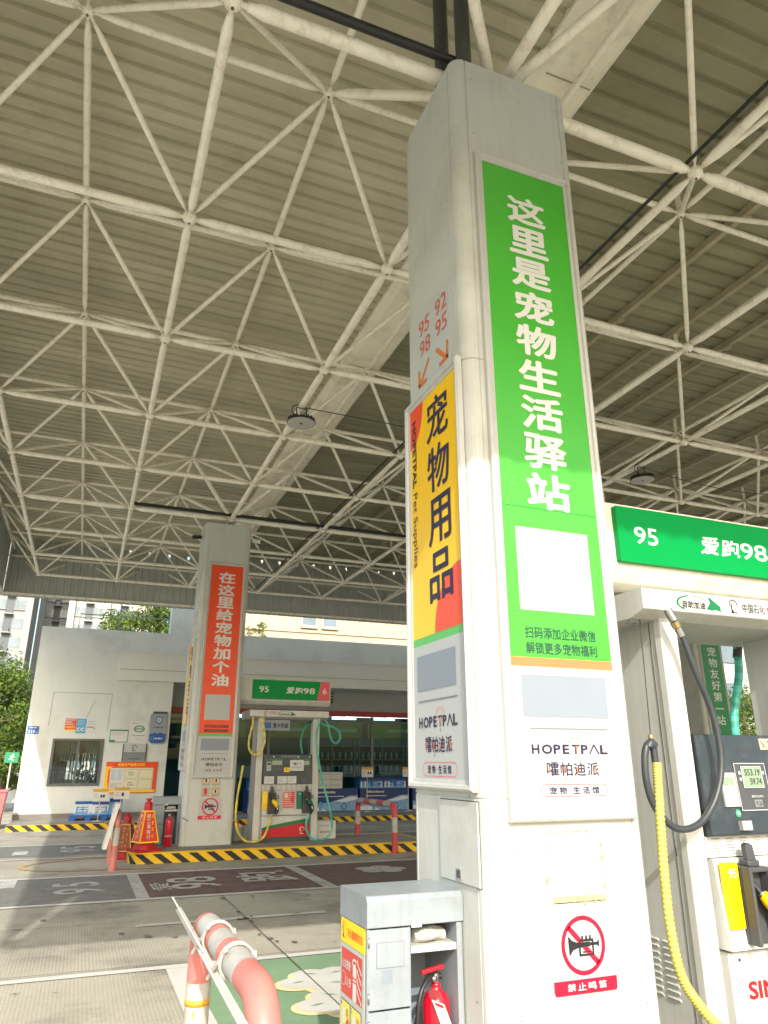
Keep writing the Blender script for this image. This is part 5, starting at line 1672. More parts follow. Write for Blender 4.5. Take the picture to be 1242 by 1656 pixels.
# ================================================================ BARRIERS AND CONES
def barrier(x, y0, y1, h, label, far, strip=None, z0=0.0):
    org = (x, (y0 + y1) / 2, z0)
    root = thing('pipe_barrier', org, label, 'barrier', 'bent pipe barriers')
    red = 'bol_red_far' if far == 2 else 'bol_red'
    rr = .0575
    rb = .16
    pts = [Vector((x, y0, z0)), Vector((x, y0, h - rb))]
    pts += [Vector((x, y0 + rb - rb * math.cos(t), h - rb + rb * math.sin(t))) for t in [R(10 * k) for k in range(1, 10)]]
    pts += [Vector((x, y1 - rb + rb * math.sin(t), h - rb + rb * math.cos(t))) for t in [R(10 * k) for k in range(0, 10)]]
    pts += [Vector((x, y1, z0))]
    L = [0]
    for p, q in zip(pts, pts[1:]): L.append(L[-1] + (q - p).length)
    tot = L[-1]
    def at(s):
        for i in range(len(L) - 1):
            if s <= L[i + 1] + 1e-9:
                t = (s - L[i]) / max(1e-9, L[i + 1] - L[i]); return pts[i].lerp(pts[i + 1], t)
        return pts[-1]
    # bands of colour along the pipe
    if far == 0:
        st = (h - rb) + rb * math.pi / 2 - (y0 + rb)      # path length of the top run = st + Y
        cuts = [(0, 'bol_red'), (.25, 'bol_white'), (.5, 'bol_red'), (st + 2.98, 'bol_white'), (st + 3.20, 'bol_red'), (st + 3.34, 'bol_white'), (st + 3.53, 'bol_red'), (st + 3.68, 'bol_white'), (st + 3.87, 'bol_red'), (tot - .61, 'bol_white'), (tot - .34, 'bol_red'), (tot, None)]
    else:
        n = 5
        cuts = [(0, red), (.36, 'bol_white'), (.62, red), (h + .02, red)]
        a, e = h + .05, tot - h - .05
        for k in range(n): cuts.append((a + (e - a) * k / n, 'bol_white' if k % 2 == 0 else red))
        cuts += [(e, red), (tot - .62, 'bol_white'), (tot - .36, red), (tot, None)]
    b = MB()
    for (s0, m), (s1, _) in zip(cuts, cuts[1:]):
        if s1 - s0 < 1e-4: continue
        k = max(2, int((s1 - s0) / .035))
        b.tube([at(s0 + (s1 - s0) * i / k) for i in range(k + 1)], rr, m, 22, cap=False)
    for p in (pts[0], pts[-1]):
        b.lathe(p, [(.085, 0), (.085, .008), (.06, .010)], red, 20)
    b.build('pipe', root, org)
    if strip == 'near':
        # thin angle strip strapped along the top of the pipe
        A, B = Vector((x - .078, 4.50, .878)), Vector((x - .088, 2.55, .835))
        d = (B - A).normalized(); up = Vector((0, 0, 1)); sd = d.cross(up)
        b = MB()
        def bar(P, Q, w, t, ax, off):
            u, v = ax, d.cross(ax)
            vs = [E + u * a * w / 2 + v * c * t / 2 + off for E in (P, Q) for a, c in ((-1, -1), (1, -1), (1, 1), (-1, 1))]
            b.add(vs, [(0, 1, 2, 3), (7, 6, 5, 4), (0, 4, 5, 1), (1, 5, 6, 2), (2, 6, 7, 3), (3, 7, 4, 0)], 'wood_strip')
        bar(A, A.lerp(B, .5), .08, .008, (up * .8 + sd * .6).normalized(), Vector((0, 0, 0))); bar(A.lerp(B, .5), B, .035, .008, (up * .8 + sd * .6).normalized(), Vector((0, 0, -.02)))
        bar(A, B, .03, .006, (sd * .9 - up * .43).normalized(), Vector((.013, 0, -.028)))
        b.build('angle_strip', root, org)
        b = MB()
        for yc in (3.62, 3.19):
            c = Vector((x, yc, h))
            for dy in (-.012, .012):
                b.tube([c + Vector((.066 * math.cos(t), dy * (1 if math.sin(t) > 0 else .5), .066 * math.sin(t))) for t in [R(15 * k) for k in range(25)]], .006, 'bol_white', 6, cap=False)
            b.fbox(Frame(c, (1, 0, 0), (0, 1, 0)), .055, .075, -.012, .012, .015, .035, 'bol_white')
            b.tube([c + Vector((-.05, -.03, .05)), c + Vector((-.09, .10, -.07))], .009, 'bol_white', 6)
        b.build('hose_clamps', root, org)
        b = MB()
        f = Frame((x, 4.0 - .0582, 0), (1, 0, 0), (0, 0, 1))
        for z, dz in ((.44, .028), (.36, .02)):
            pass
        b.lathe((x, y1, .515), [(.058, 0), (.0592, 0), (.0592, .026), (.058, .026)], 'amber', 22)
        b.add([(x - .05, y1 - .0305, .47), (x - .02, y1 - .0555, .468), (x - .02, y1 - .0560, .50), (x - .05, y1 - .0310, .497)], [(0, 1, 2, 3)], 'amber')
        b.build('amber_tape', root, org)
        b = MB()
        b.add([(x - .046, y1 - .036, .78), (x - .058, y1 - .004, .70), (x + .01, y1 - .0585, .58), (x - .02, y1 - .056, .70)], [(0, 1, 2, 3)], 'orange_film')
        b.build('torn_film', root, org)
    if strip == 'far':
        b = MB()
        A, B = Vector((x - .02, y0 + .06, .98)), Vector((x - .16, y0 - .05, .32))
        for dy in (0,):
            vs = [E + Vector((a, c, 0)) for E in (A, B) for a, c in ((-.028, -.1), (.028, -.1), (.028, .35), (-.028, .35))]
            b.add(vs, [(0, 1, 2, 3), (7, 6, 5, 4), (0, 4, 5, 1), (1, 5, 6, 2), (2, 6, 7, 3), (3, 7, 4, 0)], 'wood_strip')
        b.build('leaning_board', root, org)
    return root
barrier(.66, 2.68, 4.05, .87, 'near faded red and white bent pipe barrier with a strip clamped on', 0, 'near')
barrier(.68, 13.2, 14.35, .83, 'far faded red and white pipe barrier left of the cones, with a leaning board', 1, 'far')
barrier(5.70, 13.70, 15.78, .84, 'bright red and white pipe barrier at the right end of the far island', 2)

def cone(x, y, z, h, rot, cover, label):
    root = thing('traffic_cone', (x, y, z), label, 'traffic cone', 'covered traffic cones', rot)
    b = MB()
    b.prism(FLOOR, [(-.235, -.235 + .03), (-.235 + .03, -.235), (.235 - .03, -.235), (.235, -.205), (.235, .205), (.205, .235), (-.205, .235), (-.235, .205)], 0, .035, 'cone_red')
    b.lathe((0, 0, 0), [(.20, .035), (.185, .09), (.16, .13)], 'cone_red', 24)
    b.build('base', root, (0, 0, 0))
    b = MB()
    b.lathe((0, 0, 0), [(.155, .10), (.075, h * .74), (.066, h * .9), (.062, h * .925), (.03, h * .94), (.03, h * .96), (.05, h * .975), (.045, h), (.001, h + .004)], 'cone_red', 24)
    b.build('cone_body', root, (0, 0, 0))
    b = MB()
    z0, z1, a, c = h * .165, h * .77, .175, .078
    for k in range(4):
        ang = k * math.pi / 2
        u = Vector((math.cos(ang), math.sin(ang), 0)); n = Vector((u.y, -u.x, 0))
        sl = (Vector((0, 0, z1)) - n * c * -1 * -1) if False else None
        p0, p1 = n * a + Vector((0, 0, z0)), n * c + Vector((0, 0, z1))
        vs = [p0 - u * a, p0 + u * a, p1 + u * c, p1 - u * c]
        b.add(vs, [(0, 1, 2, 3)], cover)
    cv = b.build('reflective_cover', root, (0, 0, 0))
    b = MB()
    ty = 'tag_yellow' if cover == 'cone_cover' else 'amber'
    for k in range(4):
        ang = k * math.pi / 2
        u = Vector((math.cos(ang), math.sin(ang), 0)); n = Vector((u.y, -u.x, 0))
        p0, p1 = n * a + Vector((0, 0, z0)), n * c + Vector((0, 0, z1))
        f = Frame(p0, u, p1 - p0)
        Lh = (p1 - p0).length
        hw = lambda t: a + (c - a) * t / Lh
        for t0, t1 in ((0, .022), (Lh - .022, Lh)):
            b.poly(f, [(-hw(t0), t0), (hw(t0), t0), (hw(t1), t1), (-hw(t1), t1)], .002, ty)
        for sg in (-1, 1):
            b.poly(f, [(sg * hw(0), 0), (sg * (hw(0) - .018), 0), (sg * (hw(Lh) - .014), Lh), (sg * hw(Lh), Lh)], .003, ty)
        b.column_text(f, '施工请绕行', -.052, .018, Lh * .9, Lh * .165, Lh * .13, .004, ty if cover != 'cone_cover' else 'letter_white', .01)
        b.column_text(f, '注意安全', .035, .07, Lh * .88, Lh * .2, Lh * .12, .004, ty, .01)
    b.build('lettering', cv, (0, 0, 0))
cone(1.21, 14.12, .17, .84, R(18), 'cone_cover', 'bright traffic cone with yellow-edged cover standing on the far island kerb')
cone(.93, 14.75, 0, .74, R(-22), 'cone_cover_dull', 'dull dark red traffic cone on the ground behind the faded pipe barrier')

# ================================================================ CANOPY FITTINGS
def high_bay(x, y, z, label, cable):
    org = (x, y, z)
    root = thing('canopy_lamp', org, label, 'lamp', 'round canopy lamps')
    b = MB()
    b.lathe(org, [(.155, .0), (.205, .0), (.212, .012), (.205, .03), (.15, .045), (.09, .06), (.075, .10), (.06, .11), (.001, .11)], 'black', 36)
    for k in range(20):
        t = 2 * math.pi * k / 20
        b.fbox(Frame((x, y, z), (math.cos(t), math.sin(t), 0), (0, 0, 1)), .085, .195, .035, .075 - .0, -.003, .003, 'black')
    b.build('housing', root, org)
    b = MB(); b.lathe((x, y, z - .004), [(.20, .004), (.165, 0), (.001, 0)][::-1], 'lens', 36)
    dn = Frame((x, y, z), (1, 0, 0), (0, -1, 0))
    for ring in range(1, 7):
        n = ring * 8
        for k in range(n):
            t = 2 * math.pi * k / n
            b.disc(dn, ring * .026 * math.cos(t), ring * .026 * math.sin(t), .0075, .006, 'paper', 6)
    b.disc(dn, 0, 0, .025, .008, 'black', 16)
    b.build('lens', root, org)
    b = MB(); b.tube([(x - .075, y, z + .08), (x - .075, y, z + .24), (x + .075, y, z + .24), (x + .075, y, z + .08)], .010, 'black', 8); b.build('bracket', root, org)
    b = MB(); b.tube(smooth_path([(x + .05, y, z + .26)] + cable, 6), .008, 'pipe_dark', 6); b.tube(smooth_path([(x - .05, y, z + .1), (x - .14, y, z + .16), (x - .12, y, z + .26), (x, y, z + .29)], 5), .007, 'black', 6); b.build('cable', root, org)
high_bay(2.37, 9.15, 6.235, 'round black high-bay lamp hanging left of the near pillar', [(3.4, 8.9, 6.35), (4.6, 8.8, 6.30), (6.44, 8.8, 6.5)])
high_bay(8.48, 9.1, 6.235, 'round black high-bay lamp hanging right of the near pillar above the pump sign', [(9.6, 9.2, 6.42), (11.0, 9.2, 6.40), (12.6, 9.1, 6.5)])
def cctv(x, y, z, dx, label):
    org = (x, y, z)
    root = thing('security_camera', org, label, 'security camera', 'cameras on the far pillar')
    b = MB(); b.tube([(x, y, z), (x + dx * .09, y - .02, z)], .018, 'frame_white' if dx < 0 else 'dark_grey', 8); b.box(x - .01, x + .01, y - .05, y + .05, z - .05, z + .05, 'frame_white'); b.build('bracket', root, org)
    b = MB(); d = Vector((dx * .8, -.55, -.22)).normalized(); c = Vector((x + dx * .10, y - .02, z - .01))
    b.tube([c - d * .06, c + d * .14], .042, 'black' if dx < 0 else 'gutter', 12); b.tube([c + d * .14, c + d * .15], .034, 'ink', 12); b.build('camera_body', root, org)
cctv(1.84, 14.9, 6.10, -1, 'small dark security camera on the left side of the far pillar')
cctv(2.82, 14.8, 6.12, 1, 'small pale security camera on the right side of the far pillar')

# ================================================================ ON AND BY THE SHOP WALL
def wall_sign(name, x0, x1, z0, z1, base, label, cat, depth=.012, group=None, y=None, bevel=.003):
    y = WY if y is None else y
    org = ((x0 + x1) / 2, y, (z0 + z1) / 2)
    root = thing(name, org, label, cat, group)
    b = MB(); b.fbox(front(y), x0, x1, z0, z1, .001, depth, base)
    return root, b.build('panel', root, org, bevel), front(y - depth), org
r, p, f, o = wall_sign('wall_poster', -.53, -.235, 2.46, 2.82, 'cell_red', 'red printed poster above the office window, leftmost of three', 'poster')
b = MB(); b.scribble(f, -.51, -.26, 2.63, 2.80, 4, .003, 'letter_white', .6, 1); b.scribble(f, -.51, -.26, 2.54, 2.62, 2, .003, 'tag_yellow', .6, 2); b.rect(f, -.53, -.235, 2.46, 2.51, .003, 'cell_yellow'); b.build('lettering', p, o)
r, p, f, o = wall_sign('wall_poster', -.225, .035, 2.41, 2.82, 'sky_blue', 'sky blue poster above the office window, middle of three', 'poster')
b = MB(); b.scribble(f, -.19, .0, 2.64, 2.79, 4, .003, 'print_cream', .3, 5); b.disc(f, -.15, 2.52, .05, .003, 'letter_white', 14); b.disc(f, -.04, 2.52, .05, .003, 'letter_white', 14); b.disc(f, -.14, 2.52, .025, .004, 'ink', 10); b.disc(f, -.03, 2.52, .025, .004, 'ink', 10); b.build('lettering', p, o)
r, p, f, o = wall_sign('wall_poster', .045, .30, 2.43, 2.81, 'paper', 'white poster with a black squiggle above the office window, rightmost of three', 'poster')
b = MB(); b.scribble(f, .07, .27, 2.65, 2.77, 3, .003, 'ink_grey', .3, 6); b.line(f, [(.07, 2.56), (.11, 2.60), (.16, 2.575), (.2, 2.605), (.25, 2.56)], .02, .003, 'ink'); b.line(f, [(.25, 2.56), (.27, 2.545)], .02, .0035, 'ink'); b.build('lettering', p, o)
r, p, f, o = wall_sign('licence_certificate', .715, 1.235, 2.17, 2.53, 'cert_green', 'framed white certificate with green border on the shop wall', 'certificate')
b = MB(); b.rect(f, .735, 1.215, 2.19, 2.49, .002, 'paper'); b.rect(f, .735, .88, 2.19, 2.24, .003, 'cert_green'); b.scribble(f, .77, 1.18, 2.38, 2.46, 2, .003, 'ink_grey', .3, 2); b.build('lettering', p, o)
r, p, f, o = wall_sign('wall_poster', 1.25, 1.79, 2.16, 2.78, 'paper', 'large white poster with a green rounded badge on the shop wall', 'poster')
b = MB(); b.disc(f, 1.53, 2.56, .155, .002, 'cert_green', 24, .10); b.disc(f, 1.53, 2.56, .12, .003, 'paper', 24, .07); b.text(f, '自助加油', 1.42, 1.64, 2.53, 2.60, .004, 'cert_green', .03); b.scribble(f, 1.34, 1.72, 2.34, 2.40, 1, .003, 'ink_grey', .5, 2); b.scribble(f, 1.45, 1.62, 2.25, 2.29, 1, .003, 'ink_grey', .4, 3); b.scribble(f, 1.30, 1.5, 2.70, 2.74, 1, .003, 'ink', .5, 3); b.build('lettering', p, o)
r, p, f, o = wall_sign('notice_box', 1.12, 1.80, 1.65, 2.135, 'gloss_white', 'white and grey suggestion box with a flame emblem on the shop wall', 'notice box', .06)
b = MB(); b.rect(f, 1.16, 1.76, 1.66, 1.90, .002, 'ink_grey'); b.rect(f, 1.12, 1.155, 1.65, 2.13, .002, 'dark_grey'); b.rect(f, 1.765, 1.80, 1.65, 2.13, .002, 'dark_grey'); emblem(b, f, 1.37, 1.93, .18, .003); b.scribble(f, 1.32, 1.62, 1.69, 1.73, 1, .003, 'ink', .6, 4); b.build('lettering', p, o)
# shield sign
org = (2.1, WY - .02, 2.6)
root = thing('shield_sign', org, 'grey hanging sign with a shield emblem and blue skyline foot on the shop wall', 'sign')
f = front(WY - .02)
b = MB(); b.prism(f, [(1.86, 3.0), (1.82, 2.96), (1.82, 2.22), (1.90, 2.15), (2.24, 2.15), (2.31, 2.22), (2.31, 2.98), (2.29, 3.0)], .0, .05, 'cab_steel'); pn = b.build('panel', root, org, .004)
f = front(WY - .07)
b = MB(); b.poly(f, [(1.835, 2.42), (1.835, 2.22), (1.90, 2.165), (2.24, 2.165), (2.295, 2.22), (2.295, 2.42), (2.2, 2.43), (2.15, 2.47), (2.05, 2.43), (1.98, 2.46), (1.9, 2.42)], .002, 'plate_blue')
b.poly(f, [(2.07, 2.70), (2.16, 2.77), (2.16, 2.90), (2.07, 2.93), (1.98, 2.90), (1.98, 2.77)], .002, 'plate_blue'); b.poly(f, [(2.07, 2.735), (2.135, 2.785), (2.135, 2.875), (2.07, 2.9), (2.005, 2.875), (2.005, 2.785)], .003, 'p_sidegrey'); b.poly(f, [(2.07, 2.86), (2.10, 2.80), (2.04, 2.80)], .004, 'plate_blue')
b.scribble(f, 1.93, 2.21, 2.58, 2.63, 1, .002, 'ink', .7, 3); b.scribble(f, 2.0, 2.25, 2.25, 2.32, 1, .004, 'letter_white', .7, 4); b.outline(f, 1.87, 1.97, 2.24, 2.34, .012, .004, 'wave_blue'); b.build('lettering', pn, org)
b = MB(); b.box(1.88, 2.30, WY - .065, WY - .03, 3.01, 3.07, 'dark_grey'); b.build('hanger_bar', root, org)
# public notice board
r, p, f, o = wall_sign('notice_board', .72, 2.16, .77, 1.63, 'p_redorange', 'orange-framed public notice board with yellow flame corners on the shop wall', 'notice board', .03)
b = MB(); b.poly(f, [(.72, .77), (.86, .77), (.80, 1.1), (.80, 1.42), (.92, 1.5), (.72, 1.5)], .002, 'p_yellow'); b.rect(f, .74, 2.14, .79, .86, .003, 'p_yellow')
b.rect(f, .85, 2.05, .86, 1.46, .005, 'print_cream'); b.rect(f, .87, 1.22, .88, 1.44, .006, 'paper'); b.text(f, '安全生产信息公示栏', 1.05, 1.8, 1.51, 1.59, .004, 'tag_yellow', .03); b.disc(f, .98, 1.55, .05, .004, 'cell_red', 16)
for i in range(2):
    for j in range(2):
        b.outline(f, 1.26 + i * .40, 1.63 + i * .40, .89 + j * .28, 1.14 + j * .28, .006, .006, 'ink_grey'); b.scribble(f, 1.36 + i * .4, 1.53 + i * .4, .96 + j * .28, 1.08 + j * .28, 2, .006, ('ink', 'cert_green')[j] if i == 0 else 'cell_yellow', .5, i + j)
b.scribble(f, .89, 1.03, 1.12, 1.42, 8, .007, 'wave_blue', .5, 2); b.scribble(f, 1.06, 1.2, 1.12, 1.42, 8, .007, 'wave_blue', .5, 4); b.scribble(f, .89, 1.2, .90, 1.05, 3, .007, 'ink_grey', .4, 3); b.build('lettering', p, o)
r, p, f, o = wall_sign('house_number_plate', -1.50, -1.20, 2.38, 2.59, 'plate_blue', 'small blue house number plate reading 510 at the wall corner', 'number plate')
b = MB(); b.text(f, '510', -1.47, -1.29, 2.405, 2.49, .003, 'letter_white', .03); b.text(f, '号', -1.27, -1.22, 2.405, 2.44, .003, 'letter_white'); b.scribble(f, -1.45, -1.25, 2.52, 2.57, 1, .003, 'letter_white', .7, 3); b.build('lettering', p, o)

# cartons and pallets by the wall
def pallet(x0, x1, y0, y1, z, label):
    o = ((x0 + x1) / 2, (y0 + y1) / 2, z)
    r = thing('pallet', o, label, 'pallet')
    b = MB(); b.box(x0, x1, y0, y1, z + .10, z + .14, 'blue_pl'); b.build('deck', r, o, .006)
    for k in range(4):
        xx = x0 + (x1 - x0 - .16) * k / 3
        b = MB(); b.box(xx, xx + .16, y0 + .01, y1 - .01, z, z + .0995, 'blue_pl'); b.build('foot', r, o, .006)
pallet(-.10, 1.25, 22.3, 23.2, .14, 'blue plastic pallet under cartons beside the shop wall')
def carton(x0, x1, y0, y1, z0, z1, label, top='box_blue', side='box_pale', group=None, seed=1):
    o = ((x0 + x1) / 2, (y0 + y1) / 2, z0)
    b = MB()
    b.box(x0, x1, y0, y1, z0, z1, side)
    f = front(y0)
    h = z1 - z0
    b.rect(f, x0, x1, z1 - h * .22, z1, .002, top)
    b.rect(f, x0, x1, z0, z0 + h * .1, .002, 'wave_blue')
    b.scribble(f, x0 + .05, x1 - .05, z0 + h * .3, z0 + h * .65, 2, .002, 'box_navy' if side == 'box_pale' else 'letter_white', .5, seed)
    e = left(x0); b.rect(e, -y1, -y0, z1 - h * .22, z1, .002, top)
    w_ = x1 - x0
    b.poly(f, [(x0, z0 + h * .1), (x0 + w_ * .3, z0 + h * .3), (x0 + w_ * .55, z0 + h * .18), (x0 + w_ * .8, z0 + h * .36), (x1, z0 + h * .22), (x1, z0), (x0, z0)], .003, 'wave_blue')
    for t in (.14, .5, .86):
        b.poly(f, [(x0 + w_ * (t - .05), z0 + h * .08), (x0 + w_ * (t + .05), z0 + h * .08), (x0 + w_ * (t + .05), z0 + h * .52), (x0 + w_ * (t + .02), z0 + h * .64), (x0 + w_ * (t - .02), z0 + h * .64), (x0 + w_ * (t - .05), z0 + h * .52)], .004, 'sky_blue' if (seed + int(t * 10)) % 2 else 'letter_white')
    ob = b.build('water_carton')
    tag(ob, label, 'carton', group)
    return ob
carton(.02, .45, 22.4, 22.8, .281, .62, 'pale carton with blue lid band on the wall-side pallet, left end', seed=2)
carton(.452, .88, 22.4, 22.8, .281, .60, 'pale carton with blue lid band on the wall-side pallet, behind the short price stand', seed=3)
carton(.90, 1.22, 22.4, 22.8, .281, .68, 'taller blue and white carton on the wall-side pallet, right end', 'box_navy', 'wave_blue', seed=4)
def price_stand(x, y, z, h, label):
    o = (x, y, z)
    r = thing('price_stand', o, label, 'price stand', 'price stands by the shop')
    b = MB(); b.tube([(x, y, z), (x, y, z + h)], .012, 'frame_white', 8); b.lathe(o, [(.001, .02), (.12, .016), (.12, 0)], 'frame_white', 16); b.build('pole', r, o)
    b = MB(); f = front(y - .015); b.fbox(f, x - .2, x + .2, z + h - .02, z + h + .28, -.006, .006, 'paper'); c = b.build('card', r, o)
    b = MB(); b.rect(f, x - .2, x + .2, z + h + .2, z + h + .28, .008, 'amber'); b.scribble(f, x, x + .14, z + h + .03, z + h + .14, 1, .008, 'ink', .8, int(x * 10)); b.scribble(f, x - .16, x - .05, z + h + .05, z + h + .16, 3, .008, 'ink_grey', .4, 2); b.build('lettering', c, o)
price_stand(.62, 22.05, .14, .52, 'price stand with orange-topped white card in front of the wall-side cartons, shorter left one')
price_stand(1.16, 22.10, .14, .55, 'price stand with orange-topped white card in front of the wall-side cartons, right one')
price_stand(8.62, 23.0, .14, 1.05, 'price stand with white card, before the blue water cartons, beside the white carton stack')
price_stand(10.05, 23.0, .14, 1.05, 'price stand with a white card at the far right of the blue water cartons')
# film-wrapped pallets of bottled water before the shopfront
GW = 'blue water cartons stacked before the shopfront'
k = 0
for i, x0 in enumerate((4.9, 6.75, 8.55, 10.4)):
    o = (x0 + .87, 23.7, .14)
    r = thing('water_display', o, ('printed navy banner stand of bottled water behind the far pump base', 'printed navy banner stand of bottled water just right of the far pump', 'printed navy banner stand of bottled water behind the right barrier', 'printed navy banner stand of bottled water beside the near pillar', 'printed navy banner stand of bottled water at the hidden right end')[i], 'display stand', 'banner stands of bottled water')
    b = MB(); b.box(x0, x0 + 1.72, 23.45, 24.2, .14, .82, 'box_navy'); b.build('banner_body', r, o, .006)
    f = front(23.45)
    b = MB()
    b.poly(f, [(x0 + .01, .16), (x0 + 1.71, .16), (x0 + 1.71, .62), (x0 + 1.4, .60), (x0 + 1.1, .50), (x0 + .8, .42), (x0 + .4, .38), (x0 + .01, .42)], .002, 'wave_blue')
    b.poly(f, [(x0 + .9, .44), (x0 + 1.2, .50), (x0 + 1.5, .58), (x0 + 1.7, .56), (x0 + 1.7, .50), (x0 + 1.3, .42)], .003, 'letter_white')
    b.poly(f, [(x0 + .01, .16), (x0 + .7, .16), (x0 + .5, .26), (x0 + .2, .30), (x0 + .01, .28)], .003, 'letter_white')
    b.prism(f, [(x0 + .42, .18), (x0 + .52, .18), (x0 + .52, .38), (x0 + .49, .44), (x0 + .45, .44), (x0 + .42, .38)], .0035, .006, 'sky_blue')
    b.scribble(f, x0 + .25, x0 + .95, .66, .74, 1, .003, 'print_cream', .8, i + 3); b.scribble(f, x0 + .2, x0 + 1.25, .56, .61, 1, .004, 'letter_white', .7, i + 9)
    b.disc(f, x0 + 1.25, .28, .10, .004, 'box_navy', 16); b.disc(f, x0 + 1.25, .28, .075, .005, 'wave_blue', 16)
    b.build('printing', r, o)
    if i == 1:
        for row in range(3):
            for cidx in range(3):
                cx = x0 + .05 + cidx * .40
                zz = .822 + row * .165
                ob = MB().box(cx, cx + .385, 23.6, 24.0, zz, zz + .16, 'carton')
                ob.scribble(front(23.6), cx + .03, cx + .35, zz + .07, zz + .13, 1, .002, 'ink_grey', .5, cidx + row)
                q = ob.build('white_carton')
                tag(q, 'plain white carton in the stack of nine right of the far pump', 'carton', 'white cartons stacked right of the far pump')
    else:
        for cidx in range(4):
            cx = x0 + .03 + cidx * .42
            ob = carton(cx, cx + .405, 23.6, 24.0, .822, 1.14, 'blue film-wrapped water carton on top of a navy banner stand', 'box_navy', 'box_blue', GW, 7 + cidx)
# things standing on the far island
def small_things():
    o = (4.74, 15.15, .17)
    b = MB(); b.box(4.54, 4.95, 15.0, 15.35, .171, .50, 'carton')
    f = front(15.0)
    b.scribble(f, 4.62, 4.80, .38, .44, 1, .002, 'wave_blue', .5, 1); b.scribble(f, 4.62, 4.84, .27, .32, 1, .002, 'ink', .5, 2)
    e = left(4.54); b.rect(e, -15.3, -15.05, .40, .50, .002, 'ink'); b.rect(e, -15.2, -15.1, .28, .33, .002, 'ink_grey')
    tag(b.build('carton'), 'white printed carton standing on the far island right of the far pump', 'carton')
    o = (3.02, 15.3, .17)
    r = thing('bucket', o, 'white plastic bucket with red cloth on the far island left of the far pump', 'bucket')
    b = MB(); b.lathe(o, [(.001, 0), (.105, 0), (.135, .25), (.142, .25), (.142, .27), (.128, .27), (.10, .02)], 'soil', 24); b.build('pail', r, o)
    b = MB()
    for k in range(14):
        a, q = rnd.uniform(0, 6.28), rnd.uniform(0, .11)
        c = Vector((o[0] + q * math.cos(a), o[1] + q * math.sin(a), o[2] + .27 + rnd.uniform(-.02, .09)))
        b.lathe(c, [(.001, -.025), (.03, -.01), (.035, .008), (.001, .025)], 'red', 7, axis=(rnd.uniform(-1, 1), rnd.uniform(-1, 1), 1))
    b.build('red_cloth', r, o)
small_things()
# bin, exit sign
o = (-1.95, 22.3, 0)
r = thing('wheelie_bin', o, 'faded red wheelie bin at the left edge of the forecourt', 'bin')
b = MB(); rg = [[Vector((o[0] + sx * w, o[1] + sy * w, z)) for sx, sy in ((-1, -1), (1, -1), (1, 1), (-1, 1))] for w, z in ((.23, .06), (.29, .88))]; b.loft(rg, 'bin_red', False); b.build('body', r, o, .012)
b = MB(); b.box(o[0] - .32, o[0] + .32, o[1] - .32, o[1] + .33, .882, .94, 'bin_red'); b.build('lid', r, o, .012)
for sx in (-.2, .2):
    b = MB(); b.lathe((o[0] + sx - .03, o[1] - .2, .08), [(.001, 0), (.08, 0), (.08, .06), (.001, .06)], 'black', 18, axis=(1, 0, 0)); b.build('wheel', r, o)
o = (-2.03, 26.8, 0)
r = thing('exit_sign', o, 'small green walking-figure sign on a thin post beyond the wall corner', 'sign')
b = MB(); b.tube([(o[0], o[1], 0), (o[0], o[1], 1.62)], .025, 'frame_white', 8); b.build('post', r, o)
b = MB(); f = front(o[1] - .03); b.fbox(f, o[0] - .2, o[0] + .2, 1.60, 1.92, 0, .012, 'cert_green'); b.disc(f, o[0] + .03, 1.85, .025, .014, 'letter_white', 12); b.line(f, [(o[0] + .02, 1.82), (o[0] - .01, 1.74), (o[0] + .05, 1.66)], .03, .014, 'letter_white'); b.line(f, [(o[0] - .01, 1.74), (o[0] - .08, 1.70)], .025, .0145, 'letter_white'); b.line(f, [(o[0] - .06, 1.80), (o[0] + .08, 1.78)], .02, .015, 'letter_white'); b.build('panel', r, o)

# ================================================================ TREES AND BUILDINGS BEHIND
def tree(x, y, h, cr, ch, label, seed, n=5200, leaf=.13, cz=None, tr=.14, group=None):
    q = random.Random(seed)
    o = (x, y, 0)
    root = thing('broadleaf_tree', o, label, 'tree', group)
    cz = cz or h - ch / 2
    b = MB()
    b.tube([(x, y, 0), (x + .05, y, cz * .4), (x - .04, y + .05, cz * .8), (x, y, cz + ch * .2)], [tr, tr * .85, tr * .65, tr * .25], 'bark', 9)
    lumps = []
    for k in range(34):
        a, e = q.uniform(0, 6.283), math.asin(q.uniform(-.85, 1))
        d = q.uniform(.45, .98)
        c = Vector((x + cr * d * math.cos(a) * math.cos(e), y + cr * d * math.sin(a) * math.cos(e), cz + ch / 2 * d * math.sin(e)))
        lumps.append((c, q.uniform(.22, .42) * cr))
        if k < 11:
            s = Vector((x, y, cz * q.uniform(.6, 1.0)))
            b.tube([s, s.lerp(c, .5) + Vector((0, 0, .15)), c], [tr * .4, tr * .25, .012], 'bark', 6)
    b.build('trunk', root, o)
    b = MB()
    slots = [b.slot(m) for m in LEAF]
    for k in range(n):
        c, rr = lumps[k % len(lumps)]
        v = Vector((q.gauss(0, 1), q.gauss(0, 1), q.gauss(0, 1))).normalized()
        p = c + v * rr * (q.random() ** .4) * Vector((1, 1, .8)).length / 1.6
        nrm = (v + Vector((q.uniform(-1, 1), q.uniform(-1, 1), q.uniform(-.3, 1.2)))).normalized()
        u, w = basis(nrm)
        a = q.uniform(0, 6.28)
        d1 = u * math.cos(a) + w * math.sin(a); d2 = nrm.cross(d1)
        L = leaf * q.uniform(.6, 1.3); Wd = L * q.uniform(.35, .5)
        i = len(b.v)
        b.v += [p - d1 * L * .5, p + d2 * Wd * .5, p + d1 * L * .5 - nrm * L * .12, p - d2 * Wd * .5]
        b.f.append([i, i + 1, i + 2, i + 3]); b.sm.append(False)
        b.mi.append(slots[0 if q.random() < .5 else (1 if q.random() < .55 else 2)])
    b.build('crown', root, o)
